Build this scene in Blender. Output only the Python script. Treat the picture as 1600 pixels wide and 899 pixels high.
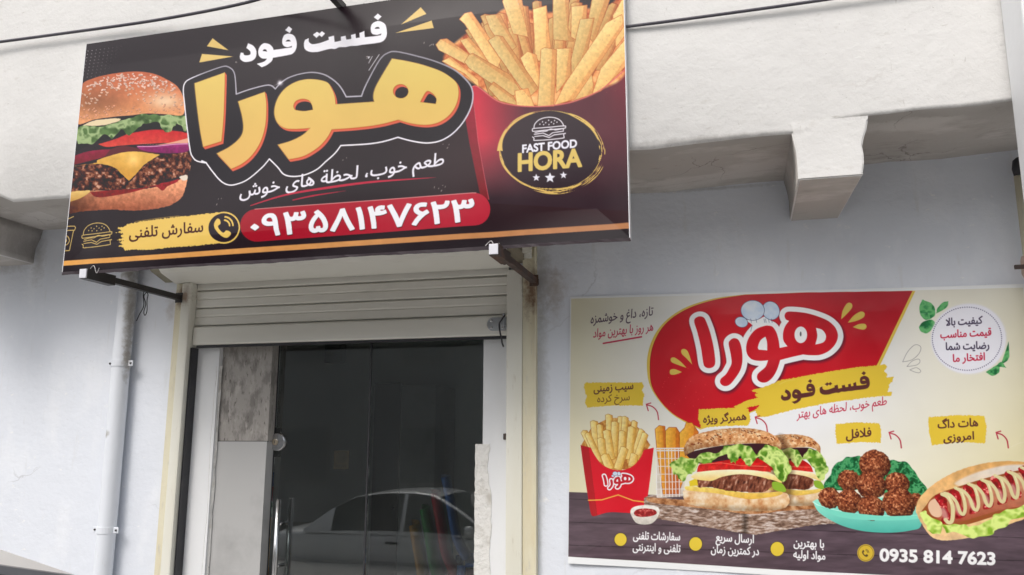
import bpy, bmesh, math, random
import numpy as np
from mathutils import Vector, Matrix
R = math.radians
sc = bpy.context.scene
for o in list(bpy.data.objects): bpy.data.objects.remove(o)
COL = sc.collection
# ------------------------------------------------------------------ camera, sky, sun, exposure
CAM_P, CAM_Y, CAM_R = .184, .2646, .0029          # pitch up, yaw left, roll (radians)
cam = bpy.data.objects.new('camera', bpy.data.cameras.new('camera')); COL.objects.link(cam)
cam.data.sensor_width = 36; cam.data.lens = 36*1283/1600; cam.data.clip_start = .05; cam.data.clip_end = 3000
fw = Vector((-math.sin(CAM_Y)*math.cos(CAM_P), math.cos(CAM_Y)*math.cos(CAM_P), math.sin(CAM_P)))
rt = Vector((math.cos(CAM_Y), math.sin(CAM_Y), 0)); up = rt.cross(fw)
r2 = rt*math.cos(CAM_R)+up*math.sin(CAM_R); u2 = -rt*math.sin(CAM_R)+up*math.cos(CAM_R)
EYE = Vector((0, -4.2, 1.72))
cam.matrix_world = Matrix(((r2.x, u2.x, -fw.x, EYE.x), (r2.y, u2.y, -fw.y, EYE.y), (r2.z, u2.z, -fw.z, EYE.z), (0, 0, 0, 1)))
sc.camera = cam
def pix(P):
    """where a point of the place falls in the traced photograph (1600 x 899), used to rectify the two printed sheets"""
    v = Vector(P)-EYE; z = v.dot(fw); return (800+1283*v.dot(r2)/z, 449.5-1283*v.dot(u2)/z)
SUN_DIR = Vector((.22, .62, -.76)).normalized()     # the way the light travels
w = bpy.data.worlds.new('World'); sc.world = w; w.use_nodes = True; nt = w.node_tree
sky = nt.nodes.new('ShaderNodeTexSky'); sky.sky_type = 'NISHITA'; sky.sun_disc = False
sky.sun_elevation = math.asin(-SUN_DIR.z); sky.sun_rotation = math.atan2(-SUN_DIR.x, -SUN_DIR.y) % (2*math.pi); sky.air_density = 1.4; sky.dust_density = 4.0; sky.ozone_density = 1
hs = nt.nodes.new('ShaderNodeHueSaturation'); hs.inputs['Saturation'].default_value = .42   # thin cloud takes the blue out of it
bg = nt.nodes['Background']; bg.inputs['Strength'].default_value = .13
nt.links.new(sky.outputs[0], hs.inputs['Color']); nt.links.new(hs.outputs[0], bg.inputs[0])
sun = bpy.data.objects.new('sun', bpy.data.lights.new('sun', 'SUN')); COL.objects.link(sun)
sun.data.energy = 1.05; sun.data.angle = R(20); sun.data.color = (1, .965, .92); sun.location = (-2, -8, 10)
sun.rotation_euler = SUN_DIR.to_track_quat('-Z', 'Y').to_euler()
vs = sc.view_settings; vs.view_transform = 'Standard'; vs.look = 'None'; vs.exposure = .53; vs.gamma = 1; vs.use_curve_mapping = False
sc.cycles.max_bounces = 8; sc.cycles.transparent_max_bounces = 12

# ------------------------------------------------------------------ helpers
def lin(c): return tuple((v/12.92 if v <= .04045 else ((v+.055)/1.055)**2.4) for v in [k/255 for k in c])
def material(name, col, rough=.7, metal=0, noise=None, bump=None, spec=.5, coat=0):
    """noise = list of (scale, detail, colour, low, high, stretch) mixed over the base; bump = list of (scale, detail, distance, stretch)"""
    m = bpy.data.materials.new(name); m.use_nodes = True; n = m.node_tree.nodes; l = m.node_tree.links; b = n['Principled BSDF']
    b.inputs['Roughness'].default_value = rough; b.inputs['Metallic'].default_value = metal; b.inputs['Specular IOR Level'].default_value = spec
    if coat: b.inputs['Coat Weight'].default_value = coat; b.inputs['Coat Roughness'].default_value = .06
    tc = n.new('ShaderNodeTexCoord')
    def nz(scale, detail, st, off=0):
        mp = n.new('ShaderNodeMapping'); mp.inputs['Scale'].default_value = st[:3]; mp.inputs['Rotation'].default_value = (0, st[3] if len(st) > 3 else 0, 0); mp.inputs['Location'].default_value = (off, off*.7, off*1.3); t = n.new('ShaderNodeTexNoise')
        t.inputs['Scale'].default_value = scale; t.inputs['Detail'].default_value = detail; t.inputs['Roughness'].default_value = .62
        l.new(tc.outputs['Object'], mp.inputs[0]); l.new(mp.outputs[0], t.inputs[0]); return t
    c = n.new('ShaderNodeRGB'); c.outputs[0].default_value = (*col, 1); cur = c.outputs[0]
    for k, (s, d, cc, lo, hi, st) in enumerate(noise or []):
        t = nz(s, d, st, k*3.7); mr = n.new('ShaderNodeMapRange'); mr.inputs[1].default_value = lo; mr.inputs[2].default_value = hi; l.new(t.outputs[0], mr.inputs[0])
        mx = n.new('ShaderNodeMix'); mx.data_type = 'RGBA'; l.new(mr.outputs[0], mx.inputs[0]); l.new(cur, mx.inputs[6]); mx.inputs[7].default_value = (*cc, 1); cur = mx.outputs[2]
    l.new(cur, b.inputs['Base Color']); prev = None
    for k, (s, d, dist, st) in enumerate(bump or []):
        t = nz(s, d, st, 11+k*5); bp = n.new('ShaderNodeBump'); bp.inputs['Distance'].default_value = dist; bp.inputs['Strength'].default_value = 1; l.new(t.outputs[0], bp.inputs['Height'])
        if prev: l.new(prev, bp.inputs['Normal'])
        prev = bp.outputs[0]
    if prev: l.new(prev, b.inputs['Normal'])
    m['col'] = 0; return m
def blot(m, spots, col, amount=.8):
    """irregular stains and darker patches: each spot = (x, y, z, rx, ry, rz) in the object's space"""
    n = m.node_tree.nodes; l = m.node_tree.links; b = n['Principled BSDF']; cur = b.inputs['Base Color'].links[0].from_socket
    tc = n.new('ShaderNodeTexCoord'); t = n.new('ShaderNodeTexNoise'); t.inputs['Scale'].default_value = 26; t.inputs['Detail'].default_value = 6; t.inputs['Roughness'].default_value = .7; l.new(tc.outputs['Object'], t.inputs[0])
    for (x, y, z, rx, ry, rz) in spots:
        mp = n.new('ShaderNodeMapping'); mp.vector_type = 'TEXTURE'; mp.inputs['Location'].default_value = (x, y, z); mp.inputs['Scale'].default_value = (rx, ry, rz); l.new(tc.outputs['Object'], mp.inputs[0])
        ln = n.new('ShaderNodeVectorMath'); ln.operation = 'LENGTH'; l.new(mp.outputs[0], ln.inputs[0])
        s = n.new('ShaderNodeMath'); s.operation = 'MULTIPLY_ADD'; l.new(t.outputs[0], s.inputs[0]); s.inputs[1].default_value = -1.9; l.new(ln.outputs['Value'], s.inputs[2])
        mr = n.new('ShaderNodeMapRange'); mr.inputs[1].default_value = .1; mr.inputs[2].default_value = -.75; mr.inputs[4].default_value = amount; l.new(s.outputs[0], mr.inputs[0])
        mx = n.new('ShaderNodeMix'); mx.data_type = 'RGBA'; l.new(mr.outputs[0], mx.inputs[0]); l.new(cur, mx.inputs[6]); mx.inputs[7].default_value = (*col, 1); cur = mx.outputs[2]
    l.new(cur, b.inputs['Base Color'])
def glass(name, tint, rough=.0, refl=1.0):
    m = bpy.data.materials.new(name); m.use_nodes = True; n = m.node_tree.nodes; l = m.node_tree.links; n.remove(n['Principled BSDF'])
    tr = n.new('ShaderNodeBsdfTransparent'); tr.inputs[0].default_value = (*tint, 1); gl = n.new('ShaderNodeBsdfGlossy'); gl.inputs['Roughness'].default_value = rough; gl.inputs[0].default_value = (refl, refl, refl, 1)
    fr = n.new('ShaderNodeFresnel'); fr.inputs[0].default_value = 1.68; mx = n.new('ShaderNodeMixShader'); l.new(fr.outputs[0], mx.inputs[0]); l.new(tr.outputs[0], mx.inputs[1]); l.new(gl.outputs[0], mx.inputs[2])
    df = n.new('ShaderNodeBsdfDiffuse'); df.inputs[0].default_value = (.6, .62, .61, 1); m2 = n.new('ShaderNodeMixShader'); tx = n.new('ShaderNodeTexNoise'); tx.inputs['Scale'].default_value = 2.2; tx.inputs['Detail'].default_value = 6; mr = n.new('ShaderNodeMapRange'); mr.inputs[1].default_value = .3; mr.inputs[2].default_value = .75; mr.inputs[3].default_value = .005; mr.inputs[4].default_value = .022   # thin dust film, mixed in as pale haze to lift the dark glass
    l.new(tx.outputs[0], mr.inputs[0]); l.new(mr.outputs[0], m2.inputs[0]); l.new(mx.outputs[0], m2.inputs[1]); l.new(df.outputs[0], m2.inputs[2]); l.new(m2.outputs[0], n['Material Output'].inputs[0])
    return m
def tag(o, label=None, cat=None, group=None, kind=None):
    for k, v in (('label', label), ('category', cat), ('group', group), ('kind', kind)):
        if v: o[k] = v
    return o
def thing(name, label, cat, loc=(0, 0, 0), rz=0, group=None):
    o = bpy.data.objects.new(name, None); COL.objects.link(o); o.location = loc; o.rotation_euler = (0, 0, rz); o.empty_display_size = .1
    return tag(o, label, cat, group)
def obj(name, bm, m, parent=None, smooth=False, loc=None):
    me = bpy.data.meshes.new(name); bmesh.ops.recalc_face_normals(bm, faces=bm.faces); bm.to_mesh(me); bm.free()
    for k in (m if isinstance(m, list) else [m]): me.materials.append(k)
    if smooth:
        for p in me.polygons: p.use_smooth = True
    o = bpy.data.objects.new(name, me); COL.objects.link(o); o.parent = parent
    if loc: o.location = loc
    return o
def box(bm, x0, x1, y0, y1, z0, z1, bev=0, mi=0):
    r = bmesh.ops.create_cube(bm, size=1); vs_ = r['verts']
    for v in vs_: v.co = Vector(((x0+x1)/2+v.co.x*(x1-x0), (y0+y1)/2+v.co.y*(y1-y0), (z0+z1)/2+v.co.z*(z1-z0)))
    fs = set(f for v in vs_ for f in v.link_faces)
    for f in fs: f.material_index = mi
    if bev: bmesh.ops.bevel(bm, geom=list(set(e for v in vs_ for e in v.link_edges)), offset=bev, segments=2, affect='EDGES', profile=.6)
    return bm
def B(*a, **k): return box(bmesh.new(), *a, **k)
def tube(bm, pts, r, n=10, cap=True, square=False):
    pts = [Vector(p) for p in pts]; rings = []; N = None
    for i, p in enumerate(pts):
        t = (pts[min(i+1, len(pts)-1)]-pts[max(i-1, 0)]).normalized()
        if N is None: N = t.cross(Vector((0, 0, 1)) if abs(t.z) < .9 else Vector((0, 1, 0))).normalized()
        N = (N-t*N.dot(t)).normalized(); M = t.cross(N); rr = r[i] if isinstance(r, (list, tuple)) else r
        k = [(math.cos(2*math.pi*j/n+(math.pi/4 if square else 0)), math.sin(2*math.pi*j/n+(math.pi/4 if square else 0))) for j in range(n)]
        rings.append([bm.verts.new(p+(N*a+M*b)*rr*(math.sqrt(2) if square else 1)) for a, b in k])
    for a, b in zip(rings, rings[1:]):
        for j in range(n): bm.faces.new((a[j], a[(j+1) % n], b[(j+1) % n], b[j]))
    if cap: bm.faces.new(rings[0][::-1]); bm.faces.new(rings[-1])
    return bm
def T(*a, **k): return tube(bmesh.new(), *a, **k)
def extrude_x(bm, prof, x0, x1, closed=True, caps=True):
    a = [bm.verts.new((x0, y, z)) for y, z in prof]; b = [bm.verts.new((x1, y, z)) for y, z in prof]; n = len(prof)
    for i in range(n if closed else n-1): bm.faces.new((a[i], a[(i+1) % n], b[(i+1) % n], b[i]))
    if caps and closed: bm.faces.new(a[::-1]); bm.faces.new(b)
    return bm
def spline(P, n=6):
    out = []
    for i in range(len(P)-1):
        p0, p1, p2, p3 = [Vector(P[max(0, min(len(P)-1, i+k))]) for k in (-1, 0, 1, 2)]
        for k in range(n):
            t = k/n; out.append(.5*((2*p1)+(p2-p0)*t+(2*p0-5*p1+4*p2-p3)*t*t+(3*p1-p0-3*p2+p3)*t**3))
    return out+[Vector(P[-1])]
def lathe(bm, prof, axis_o, axis, n=24):
    a = Vector(axis).normalized(); u = a.cross(Vector((0, 0, 1)) if abs(a.z) < .9 else Vector((1, 0, 0))).normalized(); v = a.cross(u); o = Vector(axis_o); rings = []
    for r, h in prof: rings.append([bm.verts.new(o+a*h+(u*math.cos(2*math.pi*j/n)+v*math.sin(2*math.pi*j/n))*max(r, 1e-4)) for j in range(n)])
    for p, q in zip(rings, rings[1:]):
        for j in range(n): bm.faces.new((p[j], p[(j+1) % n], q[(j+1) % n], q[j]))
    bm.faces.new(rings[0][::-1]); bm.faces.new(rings[-1]); return bm

# glyph outlines of the lettering: code, advance, contours (1/1000 em)
GLYPHS = """
0020 278 
0030 500 470,341 454,484 410,595 340,666 250,691 160,666 90,595 46,484 30,341 46,198 91,87 160,16 250,-9 340,16 410,87 454,198|372,341 364,233 340,153 301,102 250,84 199,102 161,153 136,233 128,341 136,449 161,530 199,580 250,598 301,580 339,530 364,449
0031 500 300,682 202,682 202,0 300,0
0032 500 466,93 205,93 302,214 368,312 405,396 417,478 402,564 359,632 293,675 209,691 168,687 129,675 89,655 48,626 48,503 88,547 127,575 165,590 202,595 249,586 286,559 310,519 319,467 316,428 307,393 271,321 220,243 34,7 34,0 466,0
0033 500 81,569 143,591 197,598 246,591 283,571 307,539 315,496 307,454 281,423 239,404 180,397 180,307 244,301 289,277 317,240 326,193 318,148 296,114 261,92 216,84 178,87 141,97 103,113 64,136 64,30 137,1 173,-6 209,-9 296,6 364,49 408,114 424,198 418,250 401,297 370,336 326,360 366,388 393,421 408,462 413,513 399,586 358,643 295,678 212,691 176,689 143,684 81,662
0034 500 398,691 356,691 11,269 11,224 300,224 300,0 398,0 398,224 471,224 471,312 398,312|298,506 300,312 142,312
0035 500 404,682 101,682 101,327 202,336 277,313 324,268 340,207 329,160 298,120 254,94 199,84 162,87 124,97 50,134 50,33 132,1 173,-7 215,-9 304,7 375,53 421,122 438,209 421,297 372,367 294,411 190,423 190,594 404,594
0036 500 317,691 200,594 114,482 62,360 44,233 60,134 105,58 174,9 264,-9 341,7 405,51 449,116 465,195 450,274 410,337 350,379 274,394 214,385 167,366 198,437 246,506 307,567 376,616|146,265 200,294 254,301 299,293 335,271 358,238 367,196 359,150 337,115 302,92 258,84 207,97 166,133 143,189
0037 500 490,682 49,682 49,589 344,589 94,29 181,-9
0038 500 468,184 462,234 444,280 414,318 373,348 411,380 437,416 453,454 458,493 443,572 401,634 337,676 257,691 174,676 108,635 64,573 48,495 53,453 69,414 95,378 129,348 86,317 56,279 38,235 32,185 49,109 95,47 165,6 252,-9 337,6 406,47 451,108|360,495 352,456 329,423 295,401 253,393 212,401 178,424 155,457 146,497 154,539 176,570 211,591 255,598 297,590 330,569 352,536|370,192 362,151 340,117 302,93 250,84 202,92 164,114 139,149 130,192 139,236 163,270 202,292 252,300 300,292 337,269 361,235
0039 500 187,-9 297,80 384,191 441,316 461,442 445,541 400,620 331,672 244,691 158,674 93,628 51,563 36,489 51,411 92,348 153,305 229,290 257,292 311,307 335,319 311,253 267,187 205,123 127,63|134,490 142,533 166,568 201,590 246,598 290,588 327,561 351,522 360,475 355,420 327,403 273,385 250,383 205,391 168,414 143,448
0041 667 362,686 293,686 0,0 100,0 186,201 476,201 567,0 667,0|326,536 436,289 224,289
0044 750 76,0 342,0 493,29 607,105 679,214 704,341 683,462 617,572 504,651 341,682 76,682|174,594 325,594 449,574 536,519 586,438 603,341 592,266 550,183 466,116 330,88 174,88
0046 469 440,682 76,682 76,0 174,0 174,317 440,317 440,405 174,405 174,594 440,594
0048 729 653,682 555,682 555,385 173,385 173,682 75,682 75,0 173,0 173,297 555,297 555,0 653,0
004f 823 45,341 71,208 143,97 258,20 409,-9 564,20 680,97 753,209 778,341 752,476 679,587 563,663 411,691 261,663 145,587 71,475|146,341 166,445 222,527 305,581 411,601 517,581 601,527 657,445 677,341 657,238 601,155 517,101 411,81 305,101 222,155 166,238
0052 604 77,682 77,0 175,0 175,296 253,291 292,271 338,223 487,0 604,0 439,246 402,289 359,324 408,351 443,389 465,436 473,491 457,571 413,631 342,669 249,682|175,598 238,598 299,591 340,571 364,538 372,495 366,454 345,418 303,393 238,384 175,384
0053 458 399,643 362,664 286,688 247,691 162,678 97,642 55,584 40,509 86,396 188,320 289,252 335,165 328,136 308,108 273,87 224,79 175,85 128,105 84,136 44,178 44,54 87,26 133,6 182,-5 235,-9 311,5 372,43 412,102 426,176 380,303 279,381 177,443 131,522 139,555 161,581 196,597 239,603 275,600 315,588 356,566 399,532
0054 604 587,682 17,682 17,594 253,594 253,0 351,0 351,594 587,594
060c 328 159,-4 130,2 108,15 93,39 90,62 93,87 105,128 155,223 215,192 174,96 208,78 218,51 215,30 204,13 186,0
06f0 295 156,208 65,296 137,372 188,328 230,281
06f1 280 221,6 139,-4 126,181 100,421 78,554 51,659 130,681 164,547 190,388 207,230
06f2 487 221,6 139,-4 126,181 100,421 78,554 51,659 130,681 164,547 190,388 207,230|262,471 215,474 174,483 110,513 110,596 141,577 198,558 258,552 315,557 343,570 365,596 382,638 389,678 457,665 447,598 437,570 425,547 394,511 376,498 334,481
06f3 583 221,6 139,-4 126,181 100,421 78,554 51,659 130,681 164,547 190,388 207,230|241,427 211,430 188,440 170,454 152,481 143,505 138,649 172,534 194,514 229,505 253,512 274,534 291,580 304,655 374,646 360,557 363,532 382,515 428,509 460,521 469,530 477,549 476,587 451,658 519,683 541,626 553,552 544,502 517,463 474,439 437,432 397,432 364,440 337,457 328,468 316,495 339,495 313,454 286,437
06f4 492 216,0 140,4 129,167 102,395 75,553 51,656 131,678 165,532 189,375 210,155|274,418 167,424 163,496 232,489 325,489 321,447 275,473 238,515 228,540 224,567 233,610 259,646 300,670 353,678 417,668 409,594 365,601 324,596 304,581 301,554 311,532 340,502 377,482 411,475 361,456 335,491 395,508 446,530 462,463 375,429 327,421
06f5 545 189,0 155,4 125,18 90,56 74,94 66,144 70,236 95,331 134,421 181,502 260,603 310,555 268,503 223,436 183,360 161,307 145,253 137,202 137,153 144,115 158,91 169,83 208,78 218,81 230,94 237,148 298,153 300,113 307,93 320,81 348,77 372,85 385,95 399,123 403,152 403,201 393,269 358,380 293,501 194,628 260,680 315,615 361,548 399,481 429,416 468,289 477,229 479,151 472,110 457,71 434,38 405,14 368,2 333,1 308,6 272,32 262,48 256,73 277,73 272,49 256,25 229,7
06f6 425 98,-2 25,27 94,162 169,272 225,334 288,388 358,434 395,370 319,312 234,221 164,124|239,306 193,323 163,339 122,372 99,398 81,429 69,464 66,528 71,551 88,593 116,628 153,655 175,665 224,677 301,674 346,662 333,587 272,599 215,596 188,583 168,565 149,522 147,502 152,471 166,443 187,418 213,397 257,372 288,362 331,356
06f7 578 246,-6 284,146 333,305 406,508 480,686 558,654 489,495 421,319 353,118 324,8|246,-6 192,182 135,358 72,533 20,660 100,691 229,355 275,206 301,100 320,8
06f8 576 98,-10 20,22 157,353 225,551 254,660 332,675 285,498 232,334 172,170|478,-10 407,173 342,363 295,515 258,660 332,675 372,523 425,355 487,184 556,21
06f9 491 353,-5 322,163 289,465 276,525 255,569 235,589 208,598 172,595 150,583 124,553 109,516 107,477 114,451 139,422 163,409 191,401 265,402 342,423 351,352 296,333 244,323 185,322 138,331 98,349 66,376 43,412 36,433 31,505 53,576 96,634 136,663 158,672 182,677 232,678 274,666 291,655 330,609 354,545 372,441 402,142 428,8
fb8b 396 4,-232 -25,-156 42,-130 120,-85 174,-35 207,18 225,90 221,156 205,207 157,302 230,339 271,253 324,115 334,102 357,86 431,71 445,46 442,23 425,3 407,-4 356,-1 325,11 300,29 283,52 264,105 296,87 294,55 279,-6 267,-34 233,-85 191,-128 120,-181 71,-207|165,564 146,568 130,579 119,594 115,613 119,632 130,648 146,659 165,663 184,659 200,648 210,632 214,613 210,594 200,579 184,568|97,454 78,458 62,469 51,484 47,503 51,522 62,538 78,549 97,553 116,549 132,538 142,522 146,503 142,484 132,469 116,458|233,454 214,458 198,469 187,484 183,503 187,522 198,538 214,549 233,553 252,549 268,538 278,522 282,503 278,484 268,469 252,458
fb90 412 0,-5 10,77 157,79 214,87 256,106 271,124 276,143 266,190 232,245 159,321 32,431 29,461 43,505 72,534 135,577 388,707 422,633 198,522 76,443 91,481 226,365 299,282 334,223 347,184 351,133 338,83 321,59 294,36 231,10 133,-4
fb92 877 462,550 425,606 610,716 801,821 829,760 642,657|390,-21 416,61 544,64 634,74 693,90 718,104 733,120 740,139 740,161 731,190 712,224 638,308 501,425 493,439 497,475 511,509 566,555 661,611 853,707 887,633 663,522 541,443 556,481 691,365 765,282 799,223 815,164 812,109 798,74 779,52 749,32 709,15 655,0 544,-16|390,-21 269,-15 172,5 100,39 66,70 43,109 36,131 30,182 36,247 58,339 133,320 117,253 112,205 119,158 139,122 175,94 231,76 310,65 416,61 436,11
fb94 412 -1,550 -38,606 147,716 338,821 366,760 179,657|0,-5 10,77 157,79 214,87 256,106 271,124 276,143 266,190 232,245 159,321 32,431 29,461 43,505 72,534 135,577 388,707 422,633 198,522 76,443 91,481 226,365 299,282 334,223 347,184 351,133 338,83 321,59 294,36 231,10 133,-4
fbfc 760 30,-1 40,79 72,176 144,148 118,59 113,-13 128,-62 148,-89 175,-111 208,-128 245,-140 331,-150 429,-141 483,-126 528,-106 564,-83 591,-58 614,-21 617,8 608,20 592,31 471,81 430,104 408,124 392,146 383,173 383,208 394,249 414,289 459,344 517,387 560,407 606,418 668,416 701,408 744,386 711,315 673,330 640,337 600,334 571,325 542,311 505,283 477,249 466,225 463,193 480,170 512,150 657,85 690,59 706,27 701,-25 668,-87 608,-147 554,-181 452,-219 371,-231 265,-229 184,-210 116,-176 65,-124 43,-81 36,-56
fbfd 736 30,-1 40,79 72,176 144,148 120,71 112,16 117,-33 131,-66 153,-92 182,-114 217,-131 258,-142 348,-151 457,-141 546,-113 580,-93 606,-71 627,-33 627,-14 618,4 597,20 566,35 476,64 495,147 657,92 764,74 781,59 786,38 778,15 756,-2 699,-5 701,-52 689,-88 663,-123 626,-155 577,-183 518,-206 449,-222 369,-231 287,-230 214,-218 147,-192 119,-175 71,-130 53,-103 40,-72
fbfe 299 0,-5 10,77 117,85 141,96 155,115 163,163 159,206 140,277 106,373 187,403 217,310 237,212 238,155 226,94 197,49 150,18 85,1|185,-194 166,-190 150,-180 139,-164 135,-145 139,-126 150,-110 166,-99 185,-95 204,-99 220,-110 230,-126 234,-145 230,-164 220,-180 204,-190|48,-194 29,-190 13,-180 2,-164 -2,-145 2,-126 13,-110 29,-99 48,-95 67,-99 83,-110 93,-126 97,-145 93,-164 83,-180 67,-190
fbff 373 0,-5 10,77 88,85 113,96 131,114 149,157 176,283 254,268 233,155 235,119 244,102 268,89 294,83 401,74 414,66 422,46 422,30 415,15 402,3 384,-4 318,-3 259,5 232,15 206,36 192,64 184,99 214,97 180,45 149,20 96,1|252,-194 233,-190 217,-180 206,-164 202,-145 206,-126 217,-110 233,-99 252,-95 271,-99 287,-110 297,-126 301,-145 297,-164 287,-180 271,-190|115,-194 96,-190 80,-180 69,-164 65,-145 69,-126 80,-110 96,-99 115,-95 134,-99 150,-110 160,-126 164,-145 160,-164 150,-180 134,-190
fe8d 238 92,0 72,714 153,714 173,0
fe8e 291 291,-5 220,-1 169,13 133,36 120,51 103,89 92,167 72,714 154,714 174,199 180,138 196,101 218,87 252,80 311,76 332,66 340,46 338,23 320,3
fe8f 993 390,-21 416,61 573,64 695,75 782,94 838,124 857,150 862,165 863,201 850,269 814,376 891,403 931,280 943,197 941,169 928,118 900,77 880,59 826,29 792,17 707,-2 600,-14|390,-21 269,-15 172,5 100,39 66,70 43,109 36,131 30,182 36,247 58,339 133,320 117,253 112,205 119,158 139,122 175,94 231,76 310,65 416,61 436,11|486,-211 467,-207 451,-197 440,-181 436,-162 440,-143 451,-127 467,-116 486,-112 505,-116 521,-127 531,-143 535,-162 531,-181 521,-197 505,-207
fe90 1093 390,-21 416,61 579,73 647,87 714,106 778,133 839,167 916,235 979,198 964,137 970,115 982,102 1002,91 1033,82 1121,74 1134,66 1142,46 1142,30 1135,15 1122,3 1104,-4 1033,-2 981,9 938,26 909,52 893,85 893,128 911,122 867,88 816,60 726,25 586,-7 510,-16|390,-21 269,-15 172,5 100,39 66,70 43,109 36,131 30,182 36,247 58,339 133,320 117,253 112,205 119,158 139,122 175,94 231,76 310,65 416,61 436,11|463,-211 444,-207 428,-197 417,-181 413,-162 417,-143 428,-127 444,-116 463,-112 482,-116 498,-127 508,-143 512,-162 508,-181 498,-197 482,-207
fe91 269 0,-5 10,77 72,80 102,87 123,99 136,118 143,163 139,206 120,277 86,373 167,403 197,310 217,212 217,141 206,94 193,68 176,46 142,22 80,2|107,-191 88,-187 72,-177 61,-161 57,-142 61,-123 72,-107 88,-96 107,-92 126,-96 142,-107 152,-123 156,-142 152,-161 142,-177 126,-187
fe92 343 0,-5 10,77 76,85 97,96 113,114 129,157 156,283 234,268 213,155 215,128 228,103 247,91 278,82 371,74 384,66 392,46 392,30 385,15 363,-2 312,-4 261,1 224,13 197,30 179,54 164,99 194,97 169,56 130,20 82,1|170,-191 151,-187 135,-177 124,-161 120,-142 124,-123 135,-107 151,-96 170,-92 189,-96 205,-107 215,-123 219,-142 215,-161 205,-177 189,-187
fe94 486 486,-5 412,4 371,20 338,46 314,84 300,136 297,168 281,516 362,516 378,186 384,145 395,116 422,89 448,81 514,74 531,59 536,38 528,15 506,-2|335,105 279,91 198,88 126,103 70,135 45,166 37,183 30,223 42,283 77,337 111,368 174,406 249,433 303,443 317,359 248,351 178,325 131,287 117,267 109,236 113,216 125,200 143,188 179,175 250,169 327,182|314,631 295,635 279,646 268,661 264,680 268,699 279,715 295,726 314,730 333,726 349,715 359,699 363,680 359,661 349,646 333,635|177,631 158,635 142,646 131,661 127,680 131,699 142,715 158,726 177,730 196,726 212,715 222,699 226,680 222,661 212,646 196,635
fe95 993 390,-21 416,61 573,64 695,75 782,94 838,124 857,150 862,165 863,201 850,269 814,376 891,403 931,280 943,197 941,169 928,118 900,77 880,59 826,29 792,17 707,-2 600,-14|390,-21 269,-15 172,5 100,39 66,70 43,109 36,131 30,182 36,247 58,339 133,320 117,253 112,205 119,158 139,122 175,94 231,76 310,65 416,61 436,11|557,401 538,405 522,416 511,431 507,450 511,469 522,485 538,496 557,500 576,496 592,485 602,469 606,450 602,431 592,416 576,405|420,401 401,405 385,416 374,431 370,450 374,469 385,485 401,496 420,500 439,496 455,485 465,469 469,450 465,431 455,416 439,405
fe96 1093 390,-21 416,61 579,73 647,87 714,106 778,133 839,167 916,235 979,198 964,137 970,115 982,102 1002,91 1033,82 1121,74 1134,66 1142,46 1142,30 1135,15 1122,3 1104,-4 1033,-2 981,9 938,26 909,52 893,85 893,128 911,122 867,88 816,60 726,25 586,-7 510,-16|390,-21 269,-15 172,5 100,39 66,70 43,109 36,131 30,182 36,247 58,339 133,320 117,253 112,205 119,158 139,122 175,94 231,76 310,65 416,61 436,11|558,401 539,405 523,416 512,431 508,450 512,469 523,485 539,496 558,500 577,496 593,485 603,469 607,450 603,431 593,416 577,405|421,401 402,405 386,416 375,431 371,450 375,469 386,485 402,496 421,500 440,496 456,485 466,469 470,450 466,431 456,416 440,405
fe97 299 0,-5 10,77 117,85 141,96 155,115 163,163 159,206 140,277 106,373 187,403 217,310 237,212 238,155 226,94 197,49 150,18 85,1|218,507 199,511 183,522 172,537 168,556 172,575 183,591 199,602 218,606 237,602 252,591 263,575 267,556 263,537 252,522 237,511|81,507 62,511 46,522 35,537 31,556 35,575 46,591 62,602 81,606 100,602 116,591 126,575 130,556 126,537 116,522 100,511
fe98 373 0,-5 10,77 88,85 113,96 131,114 149,157 176,283 254,268 233,155 235,119 244,102 268,89 294,83 401,74 414,66 422,46 422,30 415,15 402,3 384,-4 318,-3 259,5 232,15 206,36 192,64 184,99 214,97 180,45 149,20 96,1|267,386 248,390 232,401 221,416 217,435 221,454 232,470 248,481 267,485 286,481 302,470 312,454 316,435 312,416 302,401 286,390|130,386 111,390 95,401 84,416 80,435 84,454 95,470 111,481 130,485 149,481 165,470 175,454 179,435 175,416 165,401 149,390
fea4 637 637,-5 543,4 511,14 484,29 460,51 441,80 421,140 480,175 503,126 534,96 581,82 657,76 672,71 686,46 684,23 666,3|0,-5 9,77 111,85 209,108 302,145 386,194 326,234 252,261 158,270 76,259 60,335 153,352 238,345 319,318 461,243 506,231 542,230 549,158 508,155 452,140 287,57 194,21 107,2
fea5 639 360,-394 259,-385 196,-369 140,-344 92,-311 53,-268 26,-217 12,-157 11,-95 20,-40 36,12 61,62 113,130 156,171 234,225 326,269 394,292 383,279 259,319 178,332 113,332 46,318 32,392 107,412 200,414 273,398 434,346 504,335 570,332 572,250 497,244 416,226 336,196 260,155 193,103 156,63 126,18 104,-32 92,-114 93,-139 104,-184 140,-238 195,-276 264,-300 370,-311 471,-301 571,-271 599,-339 540,-363 480,-381 420,-391|312,519 293,523 277,534 266,549 262,568 266,587 277,603 293,614 312,618 331,614 347,603 357,587 361,568 357,549 347,534 331,523
fea7 589 0,-5 9,77 111,85 209,108 302,145 386,194 326,234 252,261 158,270 76,259 60,335 153,352 238,345 319,318 461,243 506,231 542,230 549,158 508,155 452,140 287,57 194,21 107,2|167,455 148,459 132,470 121,485 117,504 121,523 132,539 148,550 167,554 186,550 202,539 212,523 216,504 212,485 202,470 186,459
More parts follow.
